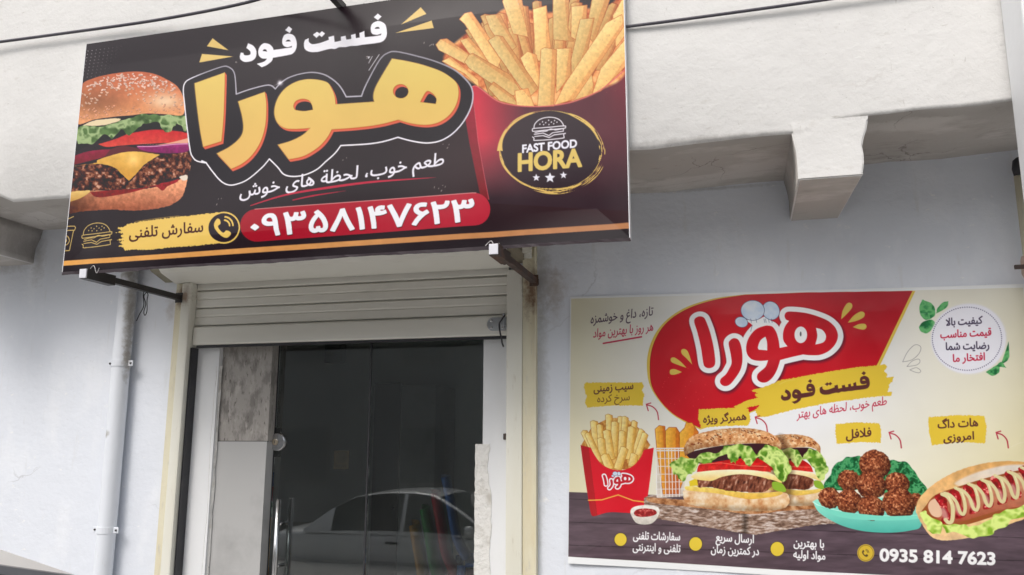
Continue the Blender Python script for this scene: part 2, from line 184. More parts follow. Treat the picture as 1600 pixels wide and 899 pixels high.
fea8 637 637,-5 543,4 511,14 484,29 460,51 441,80 421,140 480,175 503,126 534,96 581,82 657,76 672,71 686,46 684,23 666,3|0,-5 9,77 111,85 209,108 302,145 386,194 326,234 252,261 158,270 76,259 60,335 153,352 238,345 319,318 461,243 506,231 542,230 549,158 508,155 452,140 287,57 194,21 107,2|157,455 138,459 122,470 111,485 107,504 111,523 122,539 138,550 157,554 176,550 192,539 202,523 206,504 202,485 192,470 176,459
fea9 477 35,45 75,114 150,84 215,77 260,80 295,87 320,99 338,117 348,138 351,162 337,228 290,319 220,424 289,469 374,337 419,234 432,157 427,118 412,80 385,45 345,18 289,0 254,-4 197,-6 129,3 84,18
fead 367 4,-230 -25,-154 64,-119 131,-78 176,-32 206,15 225,85 223,148 206,204 157,302 230,339 275,245 297,162 300,83 281,0 242,-70 209,-110 173,-143 94,-194
feae 396 4,-232 -25,-156 42,-130 120,-85 174,-35 207,18 225,90 221,156 205,207 157,302 230,339 271,253 324,115 334,102 357,86 431,71 445,46 442,23 425,3 407,-4 356,-1 325,11 300,29 283,52 264,105 296,87 294,55 279,-6 267,-34 233,-85 191,-128 120,-181 71,-207
feaf 367 4,-230 -25,-154 64,-119 131,-78 176,-32 206,15 225,85 223,148 206,204 157,302 230,339 275,245 297,162 300,83 281,0 242,-70 209,-110 173,-143 94,-194|177,454 158,458 142,469 131,484 127,503 131,522 142,538 158,549 177,553 196,549 212,538 222,522 226,503 222,484 212,469 196,458
feb0 396 4,-232 -25,-156 42,-130 120,-85 174,-35 207,18 225,90 221,156 205,207 157,302 230,339 271,253 324,115 334,102 357,86 431,71 445,46 442,23 425,3 407,-4 356,-1 325,11 300,29 283,52 264,105 296,87 294,55 279,-6 267,-34 233,-85 191,-128 120,-181 71,-207|163,454 144,458 128,469 117,484 113,503 117,522 128,538 144,549 163,553 182,549 198,538 208,522 212,503 208,484 198,469 182,458
feb3 784 0,-5 10,77 72,85 88,96 102,115 121,163 149,275 224,254 206,172 202,130 213,99 232,85 267,78 317,78 348,85 364,97 377,117 388,147 414,282 490,268 472,139 474,116 483,98 505,84 545,77 590,79 624,88 640,101 652,120 657,147 657,183 641,259 601,373 682,403 707,330 726,249 734,195 733,157 727,116 715,81 698,53 664,21 634,7 582,-4 519,-2 485,6 458,20 439,40 426,65 418,97 452,97 422,44 389,14 360,3 324,-3 278,-5 239,-1 198,15 166,48 150,105 180,111 150,49 112,15 62,0
feb4 850 0,-5 10,77 72,85 88,96 102,115 121,163 149,275 224,254 207,177 203,122 215,96 238,84 274,77 317,78 348,85 364,97 377,117 388,147 414,282 490,268 472,139 474,116 483,98 505,84 545,77 586,78 623,89 645,110 657,142 656,224 646,340 719,345 737,187 748,147 762,117 782,96 808,84 870,76 885,71 895,59 900,38 892,15 870,-2 833,-4 790,5 754,23 726,48 706,79 694,114 712,108 698,68 678,39 652,18 622,5 589,-3 514,-2 482,6 447,29 431,52 418,97 452,97 422,44 389,14 343,-1 265,-5 211,8 175,35 158,64 150,105 180,111 150,49 112,15 62,0
feb5 1209 313,-232 231,-223 157,-197 96,-155 53,-99 36,-53 31,24 44,94 72,176 144,148 120,71 112,6 119,-41 127,-61 154,-96 191,-123 262,-146 349,-149 406,-141 452,-126 503,-94 526,-67 547,-21 553,26 549,89 535,167 507,262 588,284 621,160 639,115 654,98 671,86 725,77 768,85 796,117 819,190 833,282 909,268 892,149 891,123 898,104 915,88 948,79 997,77 1036,82 1056,90 1071,105 1080,128 1083,163 1071,240 1026,373 1107,403 1142,289 1155,230 1159,179 1156,132 1146,93 1129,61 1095,26 1067,10 1018,-3 964,-5 921,1 887,14 862,34 846,62 837,97 871,97 845,51 813,19 788,6 757,-2 691,-3 656,8 631,26 612,48 596,92 637,41 634,17 623,-31 606,-79 564,-144 522,-180 467,-208 398,-226|824,545 805,549 789,560 778,575 774,594 778,613 789,629 805,640 824,644 843,640 859,629 869,613 873,594 869,575 859,560 843,549|756,435 737,439 721,450 710,465 706,484 710,503 721,519 737,530 756,534 775,530 791,519 801,503 805,484 801,465 791,450 775,439|892,435 873,439 857,450 846,465 842,484 846,503 857,519 873,530 892,534 911,530 927,519 937,503 941,484 937,465 927,450 911,439
feb7 784 0,-5 10,77 72,85 88,96 102,115 121,163 149,275 224,254 206,172 202,130 213,99 232,85 267,78 317,78 348,85 364,97 377,117 388,147 414,282 490,268 472,139 474,116 483,98 505,84 545,77 590,79 624,88 640,101 652,120 657,147 657,183 641,259 601,373 682,403 707,330 726,249 734,195 733,157 727,116 715,81 698,53 664,21 634,7 582,-4 519,-2 485,6 458,20 439,40 426,65 418,97 452,97 422,44 389,14 360,3 324,-3 278,-5 239,-1 198,15 166,48 150,105 180,111 150,49 112,15 62,0|431,545 412,549 396,560 385,575 381,594 385,613 396,629 412,640 431,644 450,640 466,629 476,613 480,594 476,575 466,560 450,549|363,435 344,439 328,450 317,465 313,484 317,503 328,519 344,530 363,534 382,530 398,519 408,503 412,484 408,465 398,450 382,439|499,435 480,439 464,450 453,465 449,484 453,503 464,519 480,530 499,534 518,530 534,519 544,503 548,484 544,465 534,450 518,439
febf 903 484,-18 337,-12 240,8 208,23 175,52 158,89 181,97 155,56 112,18 67,1 0,-5 10,77 55,83 78,93 97,109 112,132 130,181 154,275 227,256 210,184 207,139 212,119 224,103 259,84 349,69 534,65 645,77 689,89 724,105 762,137 776,163 781,192 775,225 756,255 724,279 693,286 651,285 580,262 511,217 431,142 361,55 274,58 329,137 373,191 422,242 476,288 532,325 591,353 621,362 681,369 732,363 776,347 811,320 837,286 853,245 858,200 849,143 839,117 803,68 777,47 707,12 610,-10|652,472 633,476 617,487 606,502 602,521 606,540 617,556 633,567 652,571 671,567 687,556 697,540 701,521 697,502 687,487 671,476
fec3 677 0,-5 10,77 261,77 370,85 427,94 474,107 510,124 535,146 550,171 555,201 549,228 538,248 521,265 498,279 467,286 425,285 354,262 285,217 205,142 135,55 48,58 125,165 196,242 277,308 335,341 365,353 425,367 455,369 506,363 529,356 568,334 599,304 620,266 632,200 623,153 613,129 578,83 519,46 436,19 327,2 188,-4|95,94 75,714 156,714 176,164
fec8 710 710,-5 645,1 585,14 527,37 496,59 578,100 632,84 738,74 751,66 758,53 757,23 738,3|0,-5 10,77 261,77 370,85 427,94 474,107 510,124 535,146 550,171 555,201 549,228 538,248 521,265 498,279 467,286 425,285 354,262 285,217 205,142 135,55 48,58 125,165 196,242 277,308 335,341 365,353 425,367 455,369 506,363 529,356 568,334 599,304 620,266 632,200 623,153 613,129 578,83 519,46 436,19 327,2 188,-4|95,94 75,714 156,714 176,164|406,472 387,476 371,487 360,502 356,521 360,540 371,556 387,567 406,571 425,567 441,556 451,540 455,521 451,502 441,487 425,476
feca 531 297,-394 227,-389 177,-380 131,-364 88,-341 52,-308 25,-265 12,-210 10,-178 12,-145 24,-86 49,-35 82,10 165,83 309,184 339,212 358,240 364,272 362,285 351,305 329,321 307,328 268,330 191,312 138,284 212,219 291,140 353,109 408,91 457,82 559,74 572,66 579,53 578,23 567,9 551,-2 491,-4 394,8 321,33 228,92 168,158 86,230 72,261 66,289 71,306 95,335 136,366 189,391 251,408 294,411 357,402 383,391 421,358 441,317 443,294 437,246 418,203 371,147 183,2 131,-52 106,-93 98,-115 92,-165 98,-207 114,-240 139,-266 169,-285 220,-302 284,-312 369,-307 445,-291 524,-264 550,-328 499,-353 436,-374 367,-389
fecc 521 0,-5 10,77 96,83 198,110 280,152 337,204 354,231 363,258 363,279 355,299 334,316 313,325 256,330 179,312 126,284 200,219 279,140 331,111 393,92 461,81 549,74 562,66 570,46 568,23 557,9 541,-2 521,-5 409,6 326,27 277,49 234,76 145,169 77,226 62,254 54,289 59,306 83,335 124,366 158,383 218,404 260,410 309,410 355,401 391,385 427,351 442,309 442,272 431,228 409,185 377,144 337,107 289,73 234,44 173,21 107,4
fecd 507 343,-394 260,-387 203,-374 123,-339 78,-303 42,-257 18,-198 12,-164 12,-92 17,-57 39,8 74,68 122,122 180,169 248,208 325,238 409,258 430,180 360,164 295,141 237,112 188,78 147,37 117,-9 98,-59 94,-87 96,-159 117,-212 151,-252 210,-288 278,-307 370,-311 478,-297 551,-274 577,-344 473,-378 407,-390|178,136 140,150 106,172 77,201 56,234 42,271 37,310 39,340 54,393 67,415 100,452 120,466 166,487 215,498 253,499 303,493 340,483 323,406 260,416 207,414 164,397 142,379 126,357 118,331 118,303 126,279 141,257 161,239 196,217 233,204 265,201|242,602 223,606 207,617 196,632 192,651 196,670 207,686 223,697 242,701 261,697 277,686 287,670 291,651 287,632 277,617 261,606
fed3 447 0,-5 10,77 143,80 221,90 276,116 304,148 316,178 323,237 323,282 313,339 291,385 272,407 248,418 212,415 184,392 164,357 153,303 162,267 173,254 190,244 227,236 286,238 351,257 355,187 319,169 266,158 208,157 165,165 130,182 103,204 84,232 75,265 77,321 93,378 120,430 144,459 189,490 223,500 268,499 313,481 332,466 363,426 385,375 398,316 402,255 396,185 377,127 362,101 319,57 292,38 252,21 146,1|223,604 204,608 188,619 177,634 173,653 177,672 188,688 204,699 223,703 242,699 258,688 268,672 272,653 268,634 258,619 242,608
fed4 495 0,-5 10,77 152,84 224,100 272,123 298,143 320,167 333,195 338,227 332,262 314,297 297,316 277,329 253,333 230,329 209,317 190,299 170,263 163,223 167,193 180,166 198,142 232,113 268,93 173,65 165,72 125,110 106,137 90,169 82,205 82,245 89,282 103,316 135,360 161,383 191,401 239,414 302,408 323,400 359,374 400,320 415,277 420,233 416,192 404,156 385,123 361,94 297,48 207,14 114,-1|495,-5 418,-1 340,9 268,24 212,42 281,92 393,81 515,76 530,71 540,59 544,30 537,15 524,3|247,518 228,522 212,533 201,548 197,567 201,586 212,602 228,613 247,617 266,613 282,602 292,586 296,567 292,548 282,533 266,522
fed7 447 0,-5 10,77 143,80 221,90 276,116 304,148 316,178 323,237 323,282 313,339 291,385 272,407 248,418 212,415 184,392 164,357 153,303 162,267 173,254 190,244 227,236 286,238 351,257 355,187 319,169 266,158 208,157 165,165 130,182 103,204 84,232 75,265 77,321 93,378 120,430 144,459 189,490 223,500 268,499 313,481 332,466 363,426 385,375 398,316 402,255 396,185 377,127 362,101 319,57 292,38 252,21 146,1|293,604 274,608 258,619 247,634 243,653 247,672 258,688 274,699 293,703 312,699 328,688 338,672 342,653 338,634 328,619 312,608|156,604 137,608 121,619 110,634 106,653 110,672 121,688 137,699 156,703 175,699 191,688 201,672 205,653 201,634 191,619 175,608
fedd 695 30,-1 40,79 72,176 144,148 118,59 112,16 114,-17 118,-39 138,-77 151,-94 187,-121 257,-145 348,-149 380,-145 434,-129 456,-117 493,-85 508,-65 530,-16 543,45 549,117 530,714 613,714 630,180 628,83 620,21 606,-35 585,-86 556,-131 518,-170 496,-186 445,-211 416,-220 310,-232 258,-229 207,-218 138,-189 81,-144 54,-105 43,-82 31,-30
fede 730 30,-1 40,79 72,176 144,148 118,59 112,16 114,-19 119,-41 139,-80 154,-96 189,-123 255,-146 303,-150 349,-148 426,-131 456,-116 503,-75 533,-25 549,35 552,66 530,714 613,714 629,207 634,162 646,128 673,95 711,80 758,74 771,66 780,38 772,15 750,-2 730,-5 701,-3 667,8 649,19 629,40 607,92 635,64 627,11 602,-67 556,-137 512,-176 455,-206 384,-226 298,-232 247,-228 198,-217 152,-197 112,-171 78,-138 52,-99 36,-53
fedf 260 0,-5 9,77 58,80 89,88 99,95 113,114 118,181 98,714 179,714 199,214 198,141 192,100 170,51 127,17 61,-2
fee0 300 0,-5 9,77 58,80 89,88 107,103 116,127 118,181 100,714 183,714 199,207 204,162 216,128 233,103 268,83 335,71 348,53 349,30 336,9 311,-4 280,-4 245,3 218,16 196,33 180,54 167,89 188,87 182,73 156,37 129,19 75,1
fee2 562 77,-393 34,-207 12,-61 12,11 16,46 34,110 62,167 96,218 135,261 178,297 221,325 283,353 334,362 368,356 397,335 415,308 472,164 498,114 516,94 536,83 597,71 611,46 609,23 591,3 573,-4 543,-4 510,3 482,17 448,47 471,66 449,28 410,-4 364,-17 307,-12 246,14 202,46 162,90 128,142 138,140 115,99 101,56 92,-40 114,-189 156,-374|360,64 383,68 395,75 405,92 406,108 370,216 341,264 320,273 276,262 229,235 184,193 185,201 209,159 254,110 303,79 333,68
fee3 525 0,-5 10,77 47,84 76,105 103,144 176,283 205,316 233,339 262,351 290,357 337,354 381,331 407,308 428,279 458,213 464,179 464,134 460,108 444,67 406,24 357,4 323,0 288,3 218,20 121,73 160,136 228,100 300,83 351,87 380,107 391,132 392,166 385,194 372,223 354,247 333,265 310,275 289,275 263,266 237,241 209,196 152,83 109,28 64,2
fee4 578 0,-5 10,77 46,84 71,105 150,248 175,282 199,310 234,339 267,355 297,362 322,361 352,354 390,328 426,280 483,156 512,109 542,86 613,71 623,59 628,38 620,15 598,-2 578,-5 541,-2 491,15 464,36 452,49 466,70 445,30 417,3 371,-17 329,-18 279,-5 228,23 182,63 156,96 118,41 83,11 45,-2|194,172 221,134 250,104 280,82 310,69 345,62 375,68 397,87 403,101 402,136 372,213 344,259 316,279 292,281 260,266 224,225
fee5 685 30,-1 40,79 72,176 144,148 118,59 112,16 114,-19 127,-62 139,-80 171,-110 237,-138 319,-148 407,-138 472,-109 504,-83 536,-35 548,1 554,54 539,146 519,207 486,280 561,318 598,239 625,154 634,87 633,26 613,-55 582,-113 536,-164 495,-191 417,-220 318,-230 234,-222 158,-199 97,-160 66,-125 43,-81 36,-57|332,398 313,402 297,413 286,428 282,447 286,466 297,482 313,493 332,497 351,493 367,482 377,466 381,447 377,428 367,413 351,402
fee6 730 30,-1 40,79 72,176 144,148 117,54 114,-20 127,-65 140,-84 172,-113 237,-141 316,-150 406,-142 471,-118 503,-96 526,-69 542,-40 552,9 547,109 507,262 588,284 621,160 641,115 659,98 680,86 765,71 775,59 780,38 772,15 750,-2 710,-4 675,3 647,17 625,35 609,57 596,92 637,41 631,-9 618,-59 582,-126 545,-165 497,-196 435,-219 358,-231 285,-231 231,-224 157,-200 115,-176 79,-143 53,-104 36,-56|332,398 313,402 297,413 286,428 282,447 286,466 297,482 313,493 332,497 351,493 367,482 377,466 381,447 377,428 367,413 351,402
fee7 269 0,-5 10,77 72,80 102,87 123,99 136,118 143,163 139,206 120,277 86,373 167,403 197,310 217,212 217,141 206,94 193,68 176,46 142,22 80,2|128,507 109,511 93,522 82,537 78,556 82,575 93,591 109,602 128,606 147,602 163,591 173,575 177,556 173,537 163,522 147,511
fee8 343 0,-5 10,77 76,85 97,96 113,114 129,157 156,283 234,268 213,155 215,128 228,103 247,91 278,82 371,74 384,66 392,46 392,30 385,15 363,-2 312,-4 261,1 224,13 197,30 179,54 164,99 194,97 169,56 130,20 82,1|156,386 137,390 121,401 110,416 106,435 110,454 121,470 137,481 156,485 175,481 191,470 201,454 205,435 201,416 191,401 175,390
fee9 405 202,0 134,10 79,39 53,69 43,88 36,109 30,158 32,181 49,235 83,298 108,332 178,402 197,348 129,409 181,471 277,383 333,309 360,256 368,229 375,171 362,105 330,49 303,27 269,10|202,82 233,85 269,100 293,126 303,161 299,214 283,256 247,304 184,361 228,363 193,330 151,278 123,227 110,180 111,146 124,115 150,94
feea 486 486,-5 412,4 371,20 338,46 314,84 300,136 297,168 281,516 362,516 378,186 384,145 395,116 422,89 448,81 514,74 531,59 536,38 528,15 506,-2|335,105 279,91 198,88 126,103 70,135 45,166 37,183 30,223 42,283 77,337 111,368 174,406 249,433 303,443 317,359 248,351 178,325 131,287 117,267 109,236 113,216 125,200 143,188 179,175 250,169 327,182
feeb 574 385,-8 301,4 238,26 199,47 164,73 133,103 108,137 89,175 80,216 80,260 89,302 108,339 134,370 168,393 188,400 231,406 273,400 308,382 336,354 358,319 371,279 375,238 367,183 357,158 343,135 304,93 227,43 134,11 68,-1 0,-5 10,77 107,85 180,105 238,136 265,161 284,188 295,214 301,250 299,271 288,300 269,323 251,332 231,335 210,332 192,323 169,300 157,270 154,248 166,190 200,143 232,118 267,98 344,74 411,74 431,83 443,98 447,124 439,156 421,190 383,237 293,322 143,437 190,499 315,403 428,303 492,229 521,173 528,140 528,103 521,72 506,43 483,20 451,2
feec 507 307,-217 247,-210 219,-201 169,-172 147,-152 112,-101 99,-69 84,4 82,46 87,124 101,195 123,258 152,312 185,356 221,389 259,409 296,416 342,405 367,387 388,360 407,307 411,263 408,221 390,159 350,103 306,73 248,51 313,106 427,83 535,74 552,59 557,38 554,23 543,9 518,-4 434,0 328,16 415,19 436,-9 450,-40 456,-71 455,-103 440,-147 410,-183 366,-208|0,-5 10,77 92,78 96,4|309,-135 353,-125 379,-98 384,-77 384,-53 378,-30 365,-10 329,14 292,24 228,27 154,15 154,83 207,94 253,111 290,138 316,178 328,232 326,288 313,321 303,331 289,334 263,323 242,303 211,258 192,219 177,173 166,121 164,33 178,-41 204,-89 227,-110 251,-124
feed 447 58,-230 40,-148 151,-126 218,-97 270,-53 294,-13 303,10 313,65 314,112 305,170 290,207 269,235 244,252 213,254 183,238 159,206 146,166 144,129 156,95 171,83 191,76 232,71 291,77 341,93 345,23 304,3 256,-6 205,-8 156,0 116,16 96,32 75,63 67,89 65,138 76,196 100,250 134,295 179,326 213,336 251,336 286,325 316,305 341,278 361,243 382,182 392,91 383,4 371,-34 333,-102 277,-155 203,-195 159,-210
feee 472 58,-230 40,-148 151,-126 218,-97 270,-53 294,-13 303,10 313,65 312,130 308,159 289,210 260,244 243,252 214,254 194,246 176,230 162,209 147,168 146,121 162,97 193,84 241,78 492,76 507,71 517,59 522,38 519,23 501,3 483,-4 211,-4 169,2 131,15 88,49 70,80 65,142 77,202 102,255 137,298 181,327 232,337 275,330 314,310 346,276 371,229 380,199 392,91 383,4 371,-34 333,-102 277,-155 203,-195 159,-210
fefb 582 393,536 375,704 461,714 474,582 473,497 460,406 440,340 399,255 368,209 309,143 234,82 376,83 402,87 420,95 433,106 441,127 441,157 411,211 372,253 292,326 40,517 87,583 284,433 395,337 469,257 502,203 513,168 517,135 505,78 473,36 447,19 414,7 345,0 115,0 115,81 207,154 279,225 331,297 350,333 378,410 386,450
fefc 599 599,-5 521,1 466,18 431,47 411,90 400,167 380,714 462,714 482,199 488,138 504,101 525,87 560,80 619,76 640,66 648,46 646,23 628,3|142,-5 49,6 60,85 159,80 220,86 273,104 318,133 354,176 379,234 392,310 394,354 442,234 427,176 394,108 351,60 301,27 229,3|359,132 299,226 223,320 125,424 40,504 94,561 185,471 282,366 354,275 406,200 416,184
"""
# ------------------------------------------------------------------ print engine: the two printed sheets are painted on a fine mesh grid
f32 = np.float32
def vnoise(x, y, s, seed=0):
    """smooth value noise, 0..1, feature size s"""
    x = np.asarray(x, f32)/s; y = np.asarray(y, f32)/s
    xi = np.floor(x).astype(np.int64); yi = np.floor(y).astype(np.int64)
    fx = x-xi; fy = y-yi; fx = fx*fx*(3-2*fx); fy = fy*fy*(3-2*fy)
    def h(a, b):
        n = (a*374761393+b*668265263+seed*1274126177) & 0xffffffff
        n = ((n ^ (n >> 13))*1274126177) & 0xffffffff
        return ((n ^ (n >> 16)) & 0xffff)/65535.0
    return ((h(xi, yi)*(1-fx)+h(xi+1, yi)*fx)*(1-fy)+(h(xi, yi+1)*(1-fx)+h(xi+1, yi+1)*fx)*fy).astype(f32)
def fbm(x, y, s, seed=0, o=3):
    t = 0; a = 1; w = 0
    for k in range(o):
        t = t+a*vnoise(x, y, s/2**k, seed+k*17); w += a; a *= .55
    return t/w
def curve(P, closed=True, n=6):
    """Catmull-Rom through the points; a point given with a third value is a sharp corner"""
    m = len(P); out = []
    for i in range(m if closed else m-1):
        p1, p2 = P[i], P[(i+1) % m]
        p0 = P[(i-1) % m] if (closed or i > 0) else p1
        p3 = P[(i+2) % m] if (closed or i+2 < m) else p2
        if len(p1) > 2: p0 = p1
        if len(p2) > 2: p3 = p2
        if len(p1) > 2 and len(p2) > 2: out.append((p1[0], p1[1])); continue
        for k in range(n):
            t = k/n; t2 = t*t; t3 = t2*t
            out.append(tuple(.5*(2*p1[j]+(p2[j]-p0[j])*t+(2*p0[j]-5*p1[j]+4*p2[j]-p3[j])*t2+(3*p1[j]-p0[j]-3*p2[j]+p3[j])*t3) for j in (0, 1)))
    if not closed: out.append((P[-1][0], P[-1][1]))
    return out
def zoom(x0, y0, s):
    return lambda P: [tuple([x0+p[0]*s, y0+p[1]*s]+list(p[2:])) for p in P]
def ellipse(cx, cy, rx, ry, a=0, n=40, t0=0, t1=2*math.pi):
    ca, sa = math.cos(a), math.sin(a); k = n if abs(t1-t0-2*math.pi) < 1e-6 else n-1
    return [(cx+rx*math.cos(t)*ca-ry*math.sin(t)*sa, cy+rx*math.cos(t)*sa+ry*math.sin(t)*ca) for t in [t0+(t1-t0)*i/k for i in range(n)]]
class Sheet:
    """a printed sheet; drawing coordinates are the tracing's, H maps them onto the flat rectangular sheet"""
    def __init__(s, quad, W, Hh, bg):
        s.W, s.Hh = W, Hh
        dst = [(0, 0), (W-1, 0), (W-1, Hh-1), (0, Hh-1)]; A = []; b = []
        for (x, y), (u, v) in zip(quad, dst):
            A += [[x, y, 1, 0, 0, 0, -u*x, -u*y], [0, 0, 0, x, y, 1, -v*x, -v*y]]; b += [u, v]
        s.M = np.append(np.linalg.solve(np.array(A, float), np.array(b, float)), 1).reshape(3, 3)
        Mi = np.linalg.inv(s.M); U, V = np.meshgrid(np.arange(W), np.arange(Hh)); q = np.einsum('ij,jhw->ihw', Mi, np.stack([U, V, np.ones_like(U)]).astype(float))
        s.X = (q[0]/q[2]).astype(f32); s.Y = (q[1]/q[2]).astype(f32)
        s.C = np.zeros((Hh, W, 3), f32); s.C[:] = np.array(bg, f32)/255
        s.ID = np.zeros((Hh, W), np.int16); s.names = ['']; s.part = 0
        s.k = W/abs(quad[1][0]-quad[0][0]); s.clip = None
    def use(s, name, new=False):
        if new or name not in s.names: s.names.append(name); s.part = len(s.names)-1
        else: s.part = s.names.index(name)
    def map(s, P):
        a = np.array([(p[0], p[1], 1) for p in P], float) @ s.M.T
        return a[:, :2]/a[:, 2:]
    def sdf(s, conts, pad, closed=True):
        cs = [s.map(c) for c in conts]; al = np.vstack(cs); p = pad*s.k+2
        x0 = max(0, int(al[:, 0].min()-p)); x1 = min(s.W, int(al[:, 0].max()+p)+2)
        y0 = max(0, int(al[:, 1].min()-p)); y1 = min(s.Hh, int(al[:, 1].max()+p)+2)
        if x1 <= x0 or y1 <= y0: return None
        gx = np.arange(x0, x1, dtype=f32)[None, :]; gy = np.arange(y0, y1, dtype=f32)[:, None]
        d2 = np.full((y1-y0, x1-x0), 1e12, f32); wn = np.zeros((y1-y0, x1-x0), np.int16)
        for c in cs:
            n = len(c)
            for i in range(n if closed else n-1):
                ax, ay = c[i]; bx, by = c[(i+1) % n]; ex, ey = bx-ax, by-ay; L = ex*ex+ey*ey
                if L < 1e-9: continue
                # only the rows and columns a segment can matter for
                t = np.clip(((gx-f32(ax))*f32(ex/L)+(gy-f32(ay))*f32(ey/L)), 0, 1)
                dx = gx-f32(ax)-t*f32(ex); dy = gy-f32(ay)-t*f32(ey)
                np.minimum(d2, dx*dx+dy*dy, out=d2)
                if closed and ey != 0:
                    r = (gy[:, 0] >= min(ay, by)) & (gy[:, 0] < max(ay, by))
                    if r.any():
                        xi = ax+(gy[r, 0]-ay)*ex/ey
                        wn[r] += np.where(gx < xi[:, None], 1 if ey > 0 else -1, 0).astype(np.int16)
        d = np.sqrt(d2)
        if closed: d = np.where(wn != 0, -d, d)
        return (slice(y0, y1), slice(x0, x1)), d/s.k
    def put(s, sl, cov, col, own=True):
        if s.clip is not None: cov = cov*s.clip[sl]
        if callable(col): col = col(s.X[sl], s.Y[sl])
        col = np.asarray(col, f32)/255
        if col.ndim == 1: col = col[None, None, :]
        a = cov[..., None]; s.C[sl] = s.C[sl]*(1-a)+np.clip(col, 0, 1)*a
        if own: s.ID[sl] = np.where(cov > .5, s.part, s.ID[sl])
    def fill(s, conts, col, grow=0., soft=None, alpha=1., own=True, rough=0., rs=3., seed=0):
        if conts and not isinstance(conts[0][0], (tuple, list)): conts = [conts]
        sf = soft or .55/s.k
        r = s.sdf(conts, max(grow, 0)+sf+rough)
        if r is None: return
        sl, d = r; d = d-grow
        if rough: d = d+(vnoise(s.X[sl], s.Y[sl], rs, seed)-.5)*2*rough
        s.put(sl, np.clip(.5-d/(2*sf), 0, 1)*alpha, col, own and alpha > .5 and not soft)
    def line(s, P, w, col, closed=False, alpha=1., taper=None, soft=None, own=True):
        if taper:     # width changes along the stroke: build its outline
            P = np.array(P, float); T = np.gradient(P, axis=0); T /= np.hypot(T[:, 0], T[:, 1])[:, None]+1e-9; N = np.stack([-T[:, 1], T[:, 0]], 1)
            ws = np.interp(np.linspace(0, 1, len(P)), np.linspace(0, 1, len(taper)), taper)[:, None]*w/2
            return s.fill([tuple(p) for p in np.vstack([P+N*ws, (P-N*ws)[::-1]])], col, alpha=alpha, soft=soft, own=own)
        sf = soft or .55/s.k
        r = s.sdf([P], w/2+sf, closed=False) if not closed else s.sdf([list(P)+[P[0]]], w/2+sf, closed=False)
        if r is None: return
        sl, d = r; s.put(sl, np.clip(.5-(d-w/2)/(2*sf), 0, 1)*alpha, col, own and alpha > .5)
    def text(s, t, p0, p1, em, col, bold=0., lean=0., up=(0, -1), fit=True):
        q = shape(t); adv = [GL[c][0] for c in q]; L = []
        xs = [x+sum(adv[:i]) for i, c in enumerate(q) for l in GL[c][1] for x, _ in l]
        a, b = min(xs), max(xs); dx, dy = p1[0]-p0[0], p1[1]-p0[1]; n = math.hypot(dx, dy)
        sx = n/(b-a); ex, ey = dx/n*sx, dy/n*sx; ux, uy = up[0]*em/1000, up[1]*em/1000; pen = 0
        for i, c in enumerate(q):
            cs = [[(p0[0]+(x+pen-a)*ex+y*(ux+lean*em/1000), p0[1]+(x+pen-a)*ey+y*uy) for x, y in l] for l in GL[c][1]]
            if cs: L.append(cs)
            pen += adv[i]
        for cs in L: s.fill(cs, col, grow=bold)
# joining forms of the Persian letters: isolated, final, initial, medial
FORMS = {k: [chr(int(x, 16)) for x in v.split()] for k, v in {'ا': 'FE8D FE8E', 'ب': 'FE8F FE90 FE91 FE92', 'پ': 'FB56 FB57 FB58 FB59', 'ت': 'FE95 FE96 FE97 FE98', 'خ': 'FEA5 FEA6 FEA7 FEA8', 'ح': 'FEA1 FEA2 FEA3 FEA4', 'د': 'FEA9 FEAA', 'ر': 'FEAD FEAE', 'ز': 'FEAF FEB0', 'ژ': 'FB8A FB8B', 'س': 'FEB1 FEB2 FEB3 FEB4', 'ش': 'FEB5 FEB6 FEB7 FEB8', 'ض': 'FEBD FEBE FEBF FEC0', 'ط': 'FEC1 FEC2 FEC3 FEC4', 'ظ': 'FEC5 FEC6 FEC7 FEC8', 'ع': 'FEC9 FECA FECB FECC', 'غ': 'FECD FECE FECF FED0', 'ف': 'FED1 FED2 FED3 FED4', 'ق': 'FED5 FED6 FED7 FED8', 'ک': 'FB8E FB8F FB90 FB91', 'گ': 'FB92 FB93 FB94 FB95', 'ل': 'FEDD FEDE FEDF FEE0', 'م': 'FEE1 FEE2 FEE3 FEE4', 'ن': 'FEE5 FEE6 FEE7 FEE8', 'و': 'FEED FEEE', 'ه': 'FEE9 FEEA FEEB FEEC', 'ة': 'FE93 FE94', 'ی': 'FBFC FBFD FBFE FBFF', '\u0001': 'FEFB FEFC'}.items()}
def shape(t):
    t = t.replace('لا', '\u0001'); o = []
    for i, c in enumerate(t):
        if c not in FORMS: o.append(c); continue
        g = FORMS[c]; pj = i > 0 and len(FORMS.get(t[i-1], '')) == 4; nj = len(g) == 4 and i+1 < len(t) and t[i+1] in FORMS
        o.append(g[3] if pj and nj else g[2] if nj else g[1] if pj else g[0])
    return ''.join(reversed(o)) if any(ord(c) > 0x5ff and not 0x6f0 <= ord(c) <= 0x6f9 for c in t) else t
GL = {}
for row in GLYPHS.strip('\n').split('\n'):
    a, b, c = (row+' ').split(' ', 2)
    GL[chr(int(a, 16))] = (int(b), [[tuple(int(v) for v in q.split(',')) for q in l.split()] for l in c.strip().split('|') if l.strip()])
